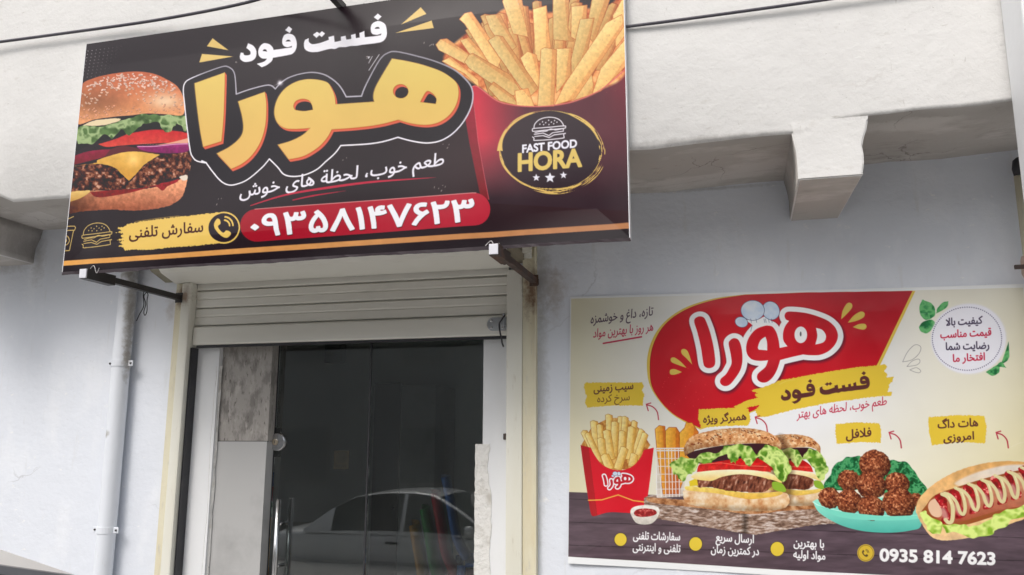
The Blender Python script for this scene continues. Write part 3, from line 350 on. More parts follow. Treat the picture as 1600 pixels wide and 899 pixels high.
# ------------------------------------------------------------------ shared drawings
Z3 = zoom(360, 20, .1625)
FASTFOOD = [   # the two hand-traced words above the title
    [curve(Z3([(165, 290, 1), (215, 315), (245, 365), (240, 425), (205, 460), (140, 472), (98, 452), (85, 420), (95, 380, 1), (120, 383, 1), (128, 403), (160, 407), (186, 398), (185, 368), (148, 335, 1)]))],
    [curve(Z3([(412, 357, 1), (588, 333, 1), (590, 318, 1), (545, 330), (505, 312), (495, 265), (515, 215), (560, 200), (610, 220), (635, 280), (632, 345), (600, 392), (540, 410), (408, 432, 1), (395, 465), (350, 502), (300, 524, 1), (252, 490, 1), (320, 470), (350, 440, 1), (300, 437), (268, 405), (266, 355), (285, 315), (320, 290), (370, 300), (402, 330)])),
     curve(Z3([(528, 276, 1), (540, 261), (562, 258), (580, 275, 1)]))[::-1], curve(Z3([(306, 366, 1), (318, 350), (338, 352), (350, 372, 1)]))[::-1]],
    [Z3([(560, 130), (592, 155), (568, 193), (524, 166)])],
    [curve(Z3([(715, 262, 1), (752, 245, 1), (756, 282), (790, 303), (860, 293), (948, 262, 1), (943, 236, 1), (997, 222, 1), (1004, 285, 1), (1066, 272, 1), (1063, 234, 1), (1110, 224, 1), (1118, 262, 1), (1165, 256, 1), (1162, 218, 1), (1205, 206, 1), (1210, 249, 1), (1248, 243, 1), (1243, 200, 1), (1290, 180, 1), (1296, 240, 1), (1380, 233, 1), (1450, 222, 1), (1457, 205, 1), (1410, 218), (1365, 205), (1352, 160), (1362, 115), (1395, 90), (1440, 85), (1490, 115), (1508, 180), (1503, 240), (1468, 282), (1400, 300), (1280, 313), (1220, 323), (1160, 326), (1110, 335), (1050, 336), (1010, 352), (965, 350), (910, 362), (840, 379), (765, 378), (716, 350), (706, 300)])),
     curve(Z3([(1390, 160, 1), (1402, 143), (1428, 141), (1440, 158, 1)]))[::-1]],
    [Z3([(1418, 10), (1455, 38), (1420, 75), (1380, 45)])], [Z3([(832, 183), (864, 206), (828, 243), (792, 212)])], [Z3([(880, 178), (910, 200), (878, 235), (845, 208)])]]
def burger_icon(S, T, w, col, dot=1.):
    """line drawing of a burger; T places the tracing"""
    S.line(curve(T([(385, 240, 1), (392, 205), (425, 168), (470, 147), (525, 139), (585, 145), (630, 168), (655, 200), (662, 220, 1)]), False), w, col)
    S.line(curve(T([(372, 268), (372, 252), (390, 244), (530, 233), (668, 220), (680, 230), (672, 242), (600, 250), (480, 262), (385, 272)])), w, col)
    S.line(curve(T([(395, 285), (450, 272), (500, 270), (540, 250), (590, 258), (655, 247), (660, 262)]), False), w, col)
    S.line(curve(T([(388, 300, 1), (470, 288, 1), (525, 312, 1), (560, 285, 1), (660, 270, 1)]), False), w, col)
    S.line(T([(392, 320), (470, 312), (528, 330), (575, 305), (675, 292)]), w, col)
    S.line(curve(T([(372, 325), (385, 335), (385, 352), (400, 358), (530, 350), (655, 335), (666, 325), (664, 300), (680, 290)]), False), w, col)
    for x, y in ((440, 205), (465, 182), (475, 208), (495, 190), (522, 168), (525, 208), (548, 185), (570, 200), (578, 170), (600, 185)):
        S.fill([tuple(p) for p in ellipse(*T([(x, y)])[0], 1.0*dot, 1.5*dot, .5, 8)], col)
def handset(S, cx, cy, r, col, bg=None):
    q = lambda P: [(cx+p[0]*r, cy+p[1]*r)+tuple(p[2:]) for p in P]
    S.fill(curve(q([(-.68, -.3), (-.5, -.62), (-.3, -.6), (-.22, -.3), (-.4, -.1), (-.25, .18), (0, .36), (.22, .2), (.5, .32), (.52, .5), (.25, .72), (-.1, .62), (-.45, .3), (-.65, 0)])), col)
    for a in (.42, .66):
        S.line([(cx+.02*r+a*r*math.cos(t), cy-.12*r+a*r*math.sin(t)) for t in np.linspace(-1.45, -.05, 10)], .11*r, col)
def fry(S, P, light, mid, dark, seed=0):
    """one chip: the long side of the polygon sets the grain, one flank darker"""
    c = curve([tuple(p)+(1,) for p in P]); A = np.array([p[:2] for p in P], float); q = A-A.mean(0); w, v = np.linalg.eigh(q.T @ q); ax = v[:, 0]
    if ax[0] < 0: ax = -ax
    lo, hi = (q @ ax).min(), (q @ ax).max(); m = A.mean(0); ys = A[:, 1].min(), A[:, 1].max()
    light, mid, dark = [np.array(k, float) for k in (light, mid, dark)]
    def col(x, y):
        t = (((x-m[0])*ax[0]+(y-m[1])*ax[1])-lo)/(hi-lo); n = fbm(x, y, 3.5, seed, 3)[..., None]
        t = np.clip(t, 0, 1)[..., None]; v = np.clip((y-ys[0])/(ys[1]-ys[0]+1e-6), 0, 1)[..., None]
        b = light*(1-t)+mid*t; b = np.where(t > .74, b*.55+dark*.45, b); b = b*(1-.42*v)+mid*.42*v*.92
        return b*(.9+.2*n)
    S.fill(P, tuple(dark*.93), grow=.8); S.fill(P, col, rough=.25, rs=2.5, seed=seed)
def ruffle(P, amp, n, seed):
    """a frilled edge: pushes the points of a closed outline in and out"""
    r = random.Random(seed); c = curve(P, True, n); out = []
    for i, p in enumerate(c):
        a, b = c[i-1], c[(i+1) % len(c)]; dx, dy = b[0]-a[0], b[1]-a[1]; l = math.hypot(dx, dy)+1e-6; k = r.uniform(-amp, amp)
        out.append((p[0]-dy/l*k, p[1]+dx/l*k))
    return curve(out, True, 3)
def leafy(S, P, dark, mid, light, sc, seed, amp=2., n=3):
    d, m, l = [np.array(k, float) for k in (dark, mid, light)]
    def col(x, y):
        a = fbm(x, y*1.2, sc, seed, 4); r = np.abs(fbm(x+3*a, y-5*a, sc*.9, seed+5, 3)-.5)*2
        t = np.clip(1.25-r*3.2, 0, 1)[..., None]; a = np.clip((a-.25)*2, 0, 1)[..., None]
        return (d*(1-a)+m*a)*(1-t)+l*t
    S.fill(ruffle(P, amp, n, seed), col)
def grad(c0, c1, y0, y1, noise=.06, sc=6., seed=0, ax=1):
    c0, c1 = np.array(c0, float), np.array(c1, float)
    def f(x, y):
        t = np.clip(((y if ax else x)-y0)/(y1-y0), 0, 1)[..., None]
        return (c0*(1-t)+c1*t)*(1+noise*2*(fbm(x, y, sc, seed, 4)[..., None]-.5))
    return f
def crumb(stops, sc, seed):
    """colours picked by noise: stops = [(level, colour)...]"""
    lv = [a for a, _ in stops]; cs = np.array([c for _, c in stops], float)
    def f(x, y):
        n = np.clip((fbm(x, y, sc, seed, 4)-.5)*1.9+.5, 0, 1)
        return np.stack([np.interp(n, lv, cs[:, k]) for k in range(3)], -1)
    return f
def seeds(S, region, n, col, rx, ry, seed, ang=.6):
    r = random.Random(seed); A = np.array(region); lo, hi = A.min(0), A.max(0); k = 0
    def inside(x, y):
        w = False
        for i in range(len(region)):
            (x0, y0), (x1, y1) = region[i-1], region[i]
            if (y0 > y) != (y1 > y) and x < x0+(y-y0)*(x1-x0)/(y1-y0): w = not w
        return w
    while k < n:
        x, y = r.uniform(lo[0], hi[0]), r.uniform(lo[1], hi[1])
        if not inside(x, y): continue
        k += 1; a = r.uniform(-ang, ang)+(.5 if r.random() < .5 else -.3); f = r.uniform(.75, 1.2)
        S.fill(ellipse(x+.5, y+.6, rx*f, ry*f, a, 9), tuple(np.array(col)*.5), alpha=.55); S.fill(ellipse(x, y, rx*f, ry*f, a, 9), tuple(np.array(col)*r.uniform(.86, 1.04)))
def brush(S, P, col, seed, amp=1.2):
    S.fill([tuple(p) for p in P], col, rough=amp, rs=1.6, seed=seed)

def paint_sign(quad, W, Hh):
    S = Sheet(quad, W, Hh, (56, 50, 55)); rnd = random.Random(4)
    YEL, YEL2, WHT, DRK, RED = (219, 191, 112), (222, 178, 106), (238, 236, 244), (52, 45, 50), (170, 52, 62)
    S.use('printed_banner')
    S.put((slice(0, Hh), slice(0, W)), np.ones((Hh, W), f32), lambda x, y: np.array([52, 46, 49], f32)+np.clip((x-600)/380, 0, 1)[..., None]*np.clip((y-90)/160, 0, 1)[..., None]*np.array([20, 2, 2], f32)*np.clip((400-y)/120, 0, 1)[..., None])
    za, zb, zc, zd = zoom(90, 0, .2815), zoom(540, 0, .2815), zoom(90, 220, .2815), zoom(540, 220, .2815)
    # dot raster in the corner
    for i in range(9):
        for j in range(9):
            x, y = 137.5+i*6.4-j*1.0, 80+j*5.2-i*.9
            S.fill(ellipse(x, y, .75, .75, 0, 8), (176, 172, 176), alpha=max(0, .8-.09*i-.03*j), own=False)
    # ------- fries box
    S.use('fries_picture')
    S.fill([(716, 120), (736, 136), (747, 222), (764, 312), (752, 312), (733, 222)], grad((150, 50, 64), (120, 40, 50), 140, 300))
    arc = curve([(737, 136), (746.8, 136), (775.7, 157), (802, 164), (836, 166.5), (871, 163.5), (900, 157), (938, 140), (971.5, 113.5), (977, 108)], False)
    def boxc(x, y):
        t = np.clip((x-745-(y-140)*.1)/75, 0, 1)[..., None]; v = np.clip((y-215)/95, 0, 1)[..., None]
        c = np.array([196, 66, 80.])*(1-t)+np.array([92, 52, 60.])*t; e = np.clip((x-930)/50, 0, 1)[..., None]*np.clip((210-y)/90, 0, 1)[..., None]
        c = c*(1-e*.6)+np.array([140, 48, 60.])*e*.6
        return (c*(1-v)+np.array([62, 50, 55.])*v)*(.97+.06*fbm(x, y, 20, 3)[..., None])
    S.fill(arc+[(990, 330), (766, 318), (747, 222)], boxc)
    zf = zoom(660, 0, .2225)
    S.clip = None
    S.fill(curve(zf([(150, 430), (300, 250), (480, 150), (600, 60), (900, 90), (1100, 60), (1300, 60), (1420, -60), (1440, 480), (1250, 630), (1080, 705), (950, 735), (790, 745), (640, 738), (520, 705), (390, 605)])), crumb([(0, (170, 84, 56)), (.35, (216, 134, 88)), (.6, (232, 164, 108)), (1, (240, 196, 138))], 13, 11), soft=2.)
    rb = random.Random(12)
    for k in range(34):      # the crowded chips at the back
        x = rb.uniform(330, 1400); y = rb.uniform(-30, 230)+(60 if 560 > x or x > 1250 else 0)+max(0, 480-x)*.8; l = rb.uniform(260, 420); an = (x-860)/1100+rb.uniform(-.12, .12); w_ = rb.uniform(26, 42); dx, dy = -math.sin(an)*l, math.cos(an)*l; v = rb.uniform(.8, .95)
        fry(S, zf([(x-w_, y+6), (x-w_*.3, y-8), (x+w_, y), (x+w_+dx, y+dy), (x-w_+dx, y+dy)]), tuple(np.array((240, 204, 136))*v), tuple(np.array((226, 156, 98))*v), tuple(np.array((186, 100, 66))*v), 60+k)
    L, M, D = (246, 221, 156), (238, 184, 116), (212, 130, 84)
    for k, P in enumerate([[(145, 435), (200, 405), (390, 560), (395, 610), (300, 520)], [(565, 10), (600, -40), (690, -40), (720, 130), (740, 260), (640, 240)], [(920, -60), (1030, -60), (1022, 200), (1060, 290), (920, 280)],
                           [(780, 70), (870, 45), (890, 260), (900, 330), (820, 430), (795, 400)], [(1050, 50), (1155, 40), (1150, 140), (1110, 300), (1045, 260)], [(1200, -40), (1330, -60), (1300, 40), (1205, 300), (1150, 240)],
                           [(1340, 110), (1420, -30), (1470, -60), (1460, 200), (1360, 330)], [(270, 290), (330, 270), (470, 420), (540, 520), (430, 510)], [(445, 115), (545, 105), (660, 330), (600, 380), (480, 210)],
                           [(265, 140), (300, 100), (345, 90), (560, 400), (530, 470), (480, 460), (300, 170)], [(100, 320), (130, 285), (175, 280), (340, 395), (300, 450), (120, 355)], [(1110, 140), (1205, 130), (1150, 400), (1050, 520), (1045, 420)],
                           [(690, 410), (740, 365), (800, 390), (825, 560), (800, 640), (760, 560)], [(945, 345), (1045, 340), (1035, 530), (940, 650)], [(300, 440), (330, 390), (355, 380), (620, 530), (690, 640), (640, 670), (560, 640), (330, 480)],
                           [(1415, 290), (1450, 280), (1450, 440), (1250, 635), (1195, 655), (1255, 480)], [(1180, 495), (1200, 600), (1190, 660), (1065, 700), (1100, 600)], [(465, 290), (520, 255), (565, 262), (812, 620), (760, 670), (690, 615)],
                           [(1290, 165), (1400, 105), (1410, 190), (1070, 690), (930, 735), (1000, 590)], [(835, 350), (860, 338), (940, 352), (920, 742), (810, 745)], [(465, 620), (500, 578), (640, 680), (665, 738), (540, 705)], [(650, 640), (740, 622), (782, 745), (662, 738)]]):
        v = 1-.05*(k % 3); fry(S, zf(P), tuple(np.array(L)*v), tuple(np.array(M)*v), tuple(np.array(D)*v), k+3)
    for k in range(120):
        x, y = zf([(rnd.uniform(420, 1400), rnd.uniform(40, 720))])[0]
        S.fill(ellipse(x, y, rnd.uniform(.3, .8), rnd.uniform(.3, .6), rnd.uniform(0, 3), 7), (150, 88, 76), alpha=.5, own=False)
    S.line(arc, 1.2, (214, 110, 112)); S.line([(737, 138), (747, 222), (764, 312)], .9, (206, 96, 104), alpha=.8)
    # ------- burger
    zb2 = zoom(100, 100, .267); S.use('burger_picture')
    S.fill(curve(zb2([(15, 775, 1), (140, 740), (350, 745), (520, 720), (640, 690), (718, 650, 1), (712, 700), (690, 770), (640, 815), (540, 845), (400, 856), (250, 852), (120, 862), (15, 880, 1)])), lambda x, y: grad((226, 158, 122), (150, 88, 66), 285, 326, .22, 4, 21)(x, y)*np.clip(.5+(x-100)/110, .55, 1.04)[..., None], rough=.7)
    S.fill(curve(zb2([(30, 745, 1), (110, 735), (150, 745), (95, 785), (20, 812, 1)])), grad((228, 196, 128), (196, 150, 84), 295, 315))
    S.fill(curve(zb2([(150, 750, 1), (300, 735), (430, 728), (520, 700), (600, 690), (668, 670, 1), (655, 690), (600, 715), (570, 740), (520, 715), (380, 752), (200, 780)])), grad((150, 36, 52), (120, 26, 40), 285, 305, .3, 3, 5))
    S.fill(curve(zb2([(668, 660, 1), (700, 645), (718, 655), (715, 675), (690, 680)])), (226, 212, 196))
    S.fill(curve(zb2([(40, 620, 1), (100, 590), (250, 585), (330, 640), (380, 690), (440, 620), (540, 545), (640, 525), (730, 520), (738, 590), (720, 640), (640, 665), (520, 710), (380, 730), (150, 738), (30, 750, 1)])), crumb([(0, (38, 24, 28)), (.42, (70, 42, 42)), (.6, (104, 62, 50)), (.76, (136, 84, 66)), (.92, (172, 118, 96)), (1, (206, 160, 138))], 5.2, 31), rough=.9, rs=3)
    S.fill(curve(zb2([(50, 600, 1), (180, 580), (200, 560), (330, 520), (420, 512), (560, 530, 1), (470, 585), (420, 640), (375, 682, 1), (330, 640), (290, 605), (210, 585), (120, 590)])), lambda x, y: grad((226, 182, 100), (206, 150, 74), 235, 282, .1, 8, 9)(x, y)+34*np.exp(-((x-207)**2+(y-251)**2)/90)[..., None], rough=.3)
    S.fill(curve(zb2([(55, 540, 1), (150, 510), (270, 500), (300, 510), (230, 545), (120, 575), (50, 592, 1)])), grad((150, 50, 74), (118, 34, 52), 230, 255, .15, 5, 8))
    S.fill(curve(zb2([(270, 500, 1), (350, 480), (480, 505), (560, 525, 1), (420, 512), (330, 520), (230, 548, 1)])), (96, 50, 54))
    S.fill(curve(zb2([(200, 470, 1), (300, 440), (420, 395), (560, 385), (720, 400, 1), (722, 470, 1), (600, 462), (440, 470), (330, 478), (250, 486)])), lambda x, y: grad((196, 54, 58), (206, 78, 70), 203, 226, .12, 5, 14)(x, y))
    S.fill(curve(zb2([(440, 465, 1), (560, 470), (700, 440), (720, 430, 1), (720, 462), (600, 474)])), (228, 170, 146))
    S.fill(curve(zb2([(420, 480, 1), (520, 478), (640, 465), (722, 462, 1), (722, 510), (620, 522), (520, 516), (450, 502)])), grad((158, 62, 120), (122, 38, 90), 224, 238, .2, 4, 2))
    S.line(curve(zb2([(430, 483), (530, 481), (640, 470), (720, 466)]), False), 1.3, (226, 160, 196))
    S.fill(curve(zb2([(70, 370, 1), (250, 330), (420, 300), (560, 300), (722, 300, 1), (722, 400), (650, 380), (560, 380), (420, 400), (250, 440), (160, 470), (62, 520, 1)])), (44, 40, 34))
    leafy(S, zb2([(80, 380), (150, 360), (230, 365), (330, 330), (400, 310), (470, 295), (560, 300), (640, 300), (718, 305), (715, 395), (672, 350), (640, 375), (590, 400), (555, 350), (480, 345), (435, 375), (380, 412), (335, 385), (280, 440), (230, 410), (160, 465), (100, 470), (70, 440)]), (54, 74, 42), (98, 126, 76), (158, 178, 128), 15, 41, 2.0, 3)
    S.fill(curve(zb2([(110, 360, 1), (180, 330), (300, 318), (330, 325), (290, 345), (200, 362)])), (226, 206, 170), rough=.4)
    bun = curve(zb2([(75, 355, 1), (88, 270), (100, 130), (180, 80), (300, 52), (420, 42), (520, 55), (600, 90), (660, 130), (695, 190), (705, 250), (690, 300), (600, 295), (480, 290), (400, 300), (300, 308), (180, 325), (110, 350)]))
    def bunc(x, y):
        c = grad((190, 106, 72), (220, 152, 100), 118, 182, .1, 5, 51)(x, y); c = c*(1-.28*np.exp(-((x-150)**2/1800+(y-160)**2/500)))[..., None]+np.array([0, 0, 6.])
        h = np.exp(-((x-257)**2/620+(y-158)**2/160))[..., None]; c = c*(1-.75*h)+np.array([240, 218, 186.])*.75*h
        e = np.clip((y-168-2*np.sin(x*.4))/12, 0, 1)[..., None]; return c*(1-.3*e)+np.array([226, 164, 128.])*.3*e*(.7+.6*fbm(x, y, 3, 8)[..., None])
    S.fill(bun, bunc)
    seeds(S, curve(zb2([(125, 150), (190, 90), (310, 60), (420, 50), (520, 65), (600, 100), (655, 150), (560, 150), (420, 130), (250, 150)])), 165, (236, 200, 184), 1.9, 1.05, 5)
    seeds(S, curve(zb2([(105, 250), (120, 160), (420, 130), (600, 140), (685, 200), (680, 250), (560, 240), (380, 200), (250, 180), (180, 230)])), 75, (226, 182, 156), 1.9, 1.15, 6)
    seeds(S, zb2([(95, 330), (100, 270), (280, 240), (330, 260), (500, 220), (690, 240), (690, 285), (400, 290)]), 60, (222, 160, 130), 1.5, 1.0, 7)
    # ------- rays and splashes
    for P, T in (([(825, 255), (858, 212), (945, 277)], za), ([(783, 345), (797, 297), (972, 312)], za), ([(310, 140), (418, 42), (450, 80)], zb), ([(280, 187), (480, 118), (492, 160)], zb)): S.use('ray_mark', True); S.fill(T(P), (220, 190, 122))
    S.use('printed_banner')
    for k in range(26):
        x, y = rnd.choice([(342, 313), (368, 98), (573, 90), (690, 294), (807, 2), (672, 70), (535, 246), (695, 228)]); x += rnd.gauss(0, 6); y += rnd.gauss(0, 4); a = rnd.uniform(-1.4, -.6); l = rnd.uniform(.8, 3.2)
        S.line([(x, y), (x+l*math.cos(a), y+l*math.sin(a))], rnd.uniform(.5, .9), (206, 196, 190), alpha=.75, own=False)
    S.line(zb([(190, 308), (133, 395)]), .9, (220, 216, 222)); S.line(zb([(152, 318), (132, 355)]), .9, (200, 196, 202))
    S.fill(zb([(125, 318), (142, 318), (130, 332)]), (200, 196, 202))
    # ------- title
    A, B = zoom(280, 80, .24465), zoom(510, 70, .25588); S.use('title_lettering')
    cont = curve(A([(168, 712, 1), (140, 708), (105, 698), (80, 672), (66, 630), (50, 500), (32, 330), (24, 250), (32, 205), (62, 178), (150, 140), (270, 98), (312, 100), (345, 128), (357, 180), (364, 275, 1), (450, 245), (550, 220), (590, 222), (615, 243, 1), (650, 205), (700, 172), (780, 147), (860, 139)])+B([(-8, 187), (50, 222), (92, 265), (125, 322, 1), (218, 318, 1), (240, 262), (290, 165), (335, 90), (375, 57), (430, 47), (560, 75), (680, 110), (780, 155), (850, 212), (888, 268), (893, 335), (870, 410), (822, 488), (760, 550), (690, 588), (610, 600), (520, 588), (437, 566, 1), (350, 592), (250, 608), (90, 618, 1), (55, 665), (0, 715)])+A([(880, 760), (800, 795), (725, 803), (670, 788), (630, 742), (577, 690, 1), (530, 745), (440, 820), (370, 850), (315, 855), (265, 830), (215, 775)]))
    S.fill(cont, (47, 41, 47)); S.line(cont, 1.9, lambda x, y: np.array([150, 146, 156.])+np.clip((y-95)/130+np.clip((320-x)/40, 0, .8), 0, 1)[..., None]*np.array([92, 92, 94.]), closed=True)
    S.line(A([(140, 700), (168, 712)]), 2.4, (236, 234, 240))
    alef = curve(A([(95, 205, 1), (283, 138, 1), (290, 160), (284, 400), (268, 575, 1), (150, 611, 1), (128, 480)]))
    reh = curve(A([(376, 322, 1), (548, 262, 1), (558, 340), (552, 470), (520, 580), (465, 665), (400, 720), (330, 752, 1), (237, 653, 1), (320, 610), (385, 555), (408, 500), (402, 420)]))
    vavheh = curve(A([(850, 183), (760, 195), (680, 240), (628, 310), (609, 390), (626, 455), (672, 492), (740, 500), (840, 494, 1), (795, 535), (725, 572), (632, 600, 1), (702, 694, 1), (800, 672), (890, 618), (945, 560), (978, 503, 1)])+B([(150, 512), (260, 500), (350, 484), (440, 460, 1), (520, 482), (610, 490), (690, 472), (755, 425), (795, 360), (808, 290), (798, 240), (765, 205), (700, 165), (600, 130), (500, 106), (405, 90, 1), (345, 190), (305, 262), (290, 315), (295, 352, 1), (60, 368, 1), (55, 320), (38, 275), (5, 232)]))
    vh = curve(A([(742, 378, 1), (733, 352), (750, 322), (790, 309), (830, 318), (850, 345), (858, 378, 1), (800, 386)])); h1 = B(ellipse(457, 288, 46, 42)); h2 = curve(B([(575, 352, 1), (612, 290), (645, 297), (672, 330), (668, 362, 1)]))
    G = [[alef], [reh], [vavheh, vh[::-1], h1[::-1], h2[::-1]]]
    def cw(P):
        return P if sum(P[i-1][0]*P[i][1]-P[i][0]*P[i-1][1] for i in range(len(P))) > 0 else P[::-1]
    G = [[cw(g[0])]+[cw(h)[::-1] for h in g[1:]] for g in G]
    for st, col, gr in ((3.8, (196, 92, 74), .1), (3.2, (214, 108, 88), 0), (1.6, (206, 92, 66), 0)):
        for q in np.linspace(st, st*.3, 5):
            for g in G: S.fill([[(x+q*.75, y+q) for x, y in c] for c in g], col, grow=gr)
    face = grad((220, 195, 114), (224, 180, 112), 100, 265, .012, 30, 2)
    for g in G:
        S.fill(g, (168, 116, 62), grow=.25); S.fill([[(x-.15, y-.15) for x, y in c] for c in g], face, grow=-.35)
        S.line([(x-.9, y-.2) for x, y in g[0]], .6, (236, 214, 140), closed=True, alpha=.35)
    S.put((slice(0, Hh), slice(0, W)), np.clip(np.exp(-((S.X-438)**2+(S.Y-130)**2)/14)+.6*np.exp(-np.abs(S.X-438+(S.Y-130)*2.2)*.9-((S.Y-130)**2)/22), 0, 1), (232, 228, 236), own=False)
    S.use('word_lettering')
    for g in FASTFOOD: S.fill([cw(g[0])]+[cw(h)[::-1] for h in g[1:]], WHT)
    # ------- slogan
    S.use('slogan_lettering')
    S.text('طعم خوب، لحظة های خوش', (375, 309), (693, 258), 29, (232, 228, 238), bold=.3, lean=.10, up=(0, -1))
    zs = zoom(360, 230, .21875)
    S.line(curve(zs([(148, 422), (400, 345), (700, 293), (1000, 252), (1300, 229), (1470, 218)]), False), 3.6, (186, 58, 76), taper=[.35, .75, 1, .9, .45, .05]); S.line(curve(zs([(450, 383), (600, 350), (830, 314)]), False), 2.6, (178, 54, 72), taper=[.5, .9, .05])
    # ------- phone number
    S.use('phone_number_band')
    x0, y0, x1, y1 = 402, 353, 741, 327
    cap = [(x0+25*math.cos(t), y0+25.3*math.sin(t)) for t in np.linspace(math.pi*.47, math.pi*1.47, 16)]+[(x1+25*math.cos(t), y1+25.3*math.sin(t)) for t in np.linspace(-math.pi*.53, math.pi*.47, 16)]
    S.fill(cap, grad((158, 48, 58), (178, 60, 72), 380, 760, .03, 30, 1, 0)); S.line(cap[15:18], 1., (222, 150, 150), alpha=.9)
    S.text('۰۹۳۵۸۱۴۷۶۲۳', (395, 371.5), (740.5, 346), 49, (70, 24, 34), bold=1.5); S.text('۰۹۳۵۸۱۴۷۶۲۳', (394.5, 370.3), (740, 344.8), 48, (236, 236, 246), bold=1.35)
    # ------- order label
    z5 = zoom(90, 310, .1875); S.use('order_label')
    P = z5([(500, 240), (545, 236), (580, 213), (640, 200), (760, 180), (1000, 153), (1340, 120), (1400, 370), (1300, 383), (1180, 395), (950, 410), (720, 432), (640, 424), (560, 434), (545, 412), (500, 398), (540, 385), (505, 366), (545, 352), (492, 346), (540, 330), (520, 310), (548, 292), (480, 285), (530, 268), (495, 252)])
    brush(S, P, (224, 190, 108), 3, .9); S.line(z5([(640, 193), (820, 165), (1010, 145)]), .5, (200, 166, 90))
    c = z5([(1390, 248)])[0]; S.fill(ellipse(*c, 26.2, 25, 0), (224, 190, 108)); S.fill(ellipse(*c, 24.2, 23, 0), DRK); S.line(ellipse(*c, 24.9, 23.7, 0), 1.7, (224, 190, 108), True)
    handset(S, c[0], c[1], 22, (224, 190, 108))
    S.text('سفارش تلفنی', (201, 372.5), (318, 362.5), 24, (74, 44, 34), bold=.45)
    # ------- little icons and the border stripe
    S.use('burger_icon'); T = lambda P: [tuple([128+(p[0]-372)*.149-.2, 349+(p[1]-139)*.1755+(p[0]-372)*-.004]+list(p[2:])) for p in P]
    burger_icon(S, T, 1.05, (216, 186, 118), .7)
    S.use('cup_icon'); S.line(z5([(20, 210), (75, 178), (132, 152)]), 1.1, (216, 186, 118)); S.line(z5([(20, 236), (140, 232), (148, 245), (140, 266), (20, 270)]), 1.1, (216, 186, 118)); S.line(z5([(132, 268), (98, 436), (20, 440)]), 1.1, (216, 186, 118)); S.line(z5(ellipse(55, 350, 42, 42)), 1.1, (216, 186, 118), True); S.fill(z5(ellipse(58, 352, 18, 18)), (216, 186, 118))
    S.use('border_stripe'); st = zd([(1600, 453), (1600, 486)]); S.fill([(60, 411.5), (98.4, 408), (540, 377.4), (982, 348), (1010, 346), (1010, 355), (982.5, 357), (540, 385.6), (97, 415.6), (60, 419)], grad((222, 164, 98), (178, 126, 92), 100, 900, .05, 14, 4, 0))
    S.fill([(60, 420), (97, 416.5), (540, 386.5), (982.5, 358), (1010, 356), (1010, 380), (985, 382), (97, 440)], (48, 42, 46), own=False)
    # ------- emblem
    S.use('emblem'); ze = zoom(770, 160, .1668); cx, cy = 861, 236
    def ringn(x, y):
        a = np.arctan2((y-cy)/64., (x-cx)/81.); r = np.sqrt(((x-cx)/81.)**2+((y-cy)/64.)**2); return a, r
    S.fill(ellipse(cx, cy, 79, 63.5, -.06, 60), (58, 48, 53))
    r = S.sdf([ellipse(cx, cy, 84, 67, -.06, 60)], 3)
    sl, d = r; a, rr = ringn(S.X[sl], S.Y[sl]); st = fbm(a*9+40, rr*170, 2.6, 5, 3); wid = .052+.03*np.sin(a*1.3+.6)+.012*np.sin(5*a)
    side = np.clip(np.cos(a-.15), 0, 1)**2; m = np.clip((wid-np.abs(rr-.985-.02*np.sin(2*a)))*60, 0, 1)*np.clip((st-.26-.26*side-.1*np.clip(np.sin(a), 0, 1))*9, 0, 1)
    S.put(sl, m, (218, 184, 112))
    burger_icon(S, ze, 1.25, (224, 218, 226), .8)
    S.text('FAST FOOD', (816.5, 239), (901, 230), 17.6, (232, 230, 240), bold=.55); S.text('HORA', (810.5, 268), (908, 259.7), 39.5, (217, 190, 114), bold=1.25)
    for x, y, q in ((408, 708, 5.9), (536, 708, 8.5), (662, 683, 5.7)):
        px, py = ze([(x, y)])[0]; S.fill([(px+q*(1 if i % 2 == 0 else .45)*math.sin(i*math.pi/5), py-q*(1 if i % 2 == 0 else .45)*math.cos(i*math.pi/5)) for i in range(10)], (230, 228, 238))
    return S

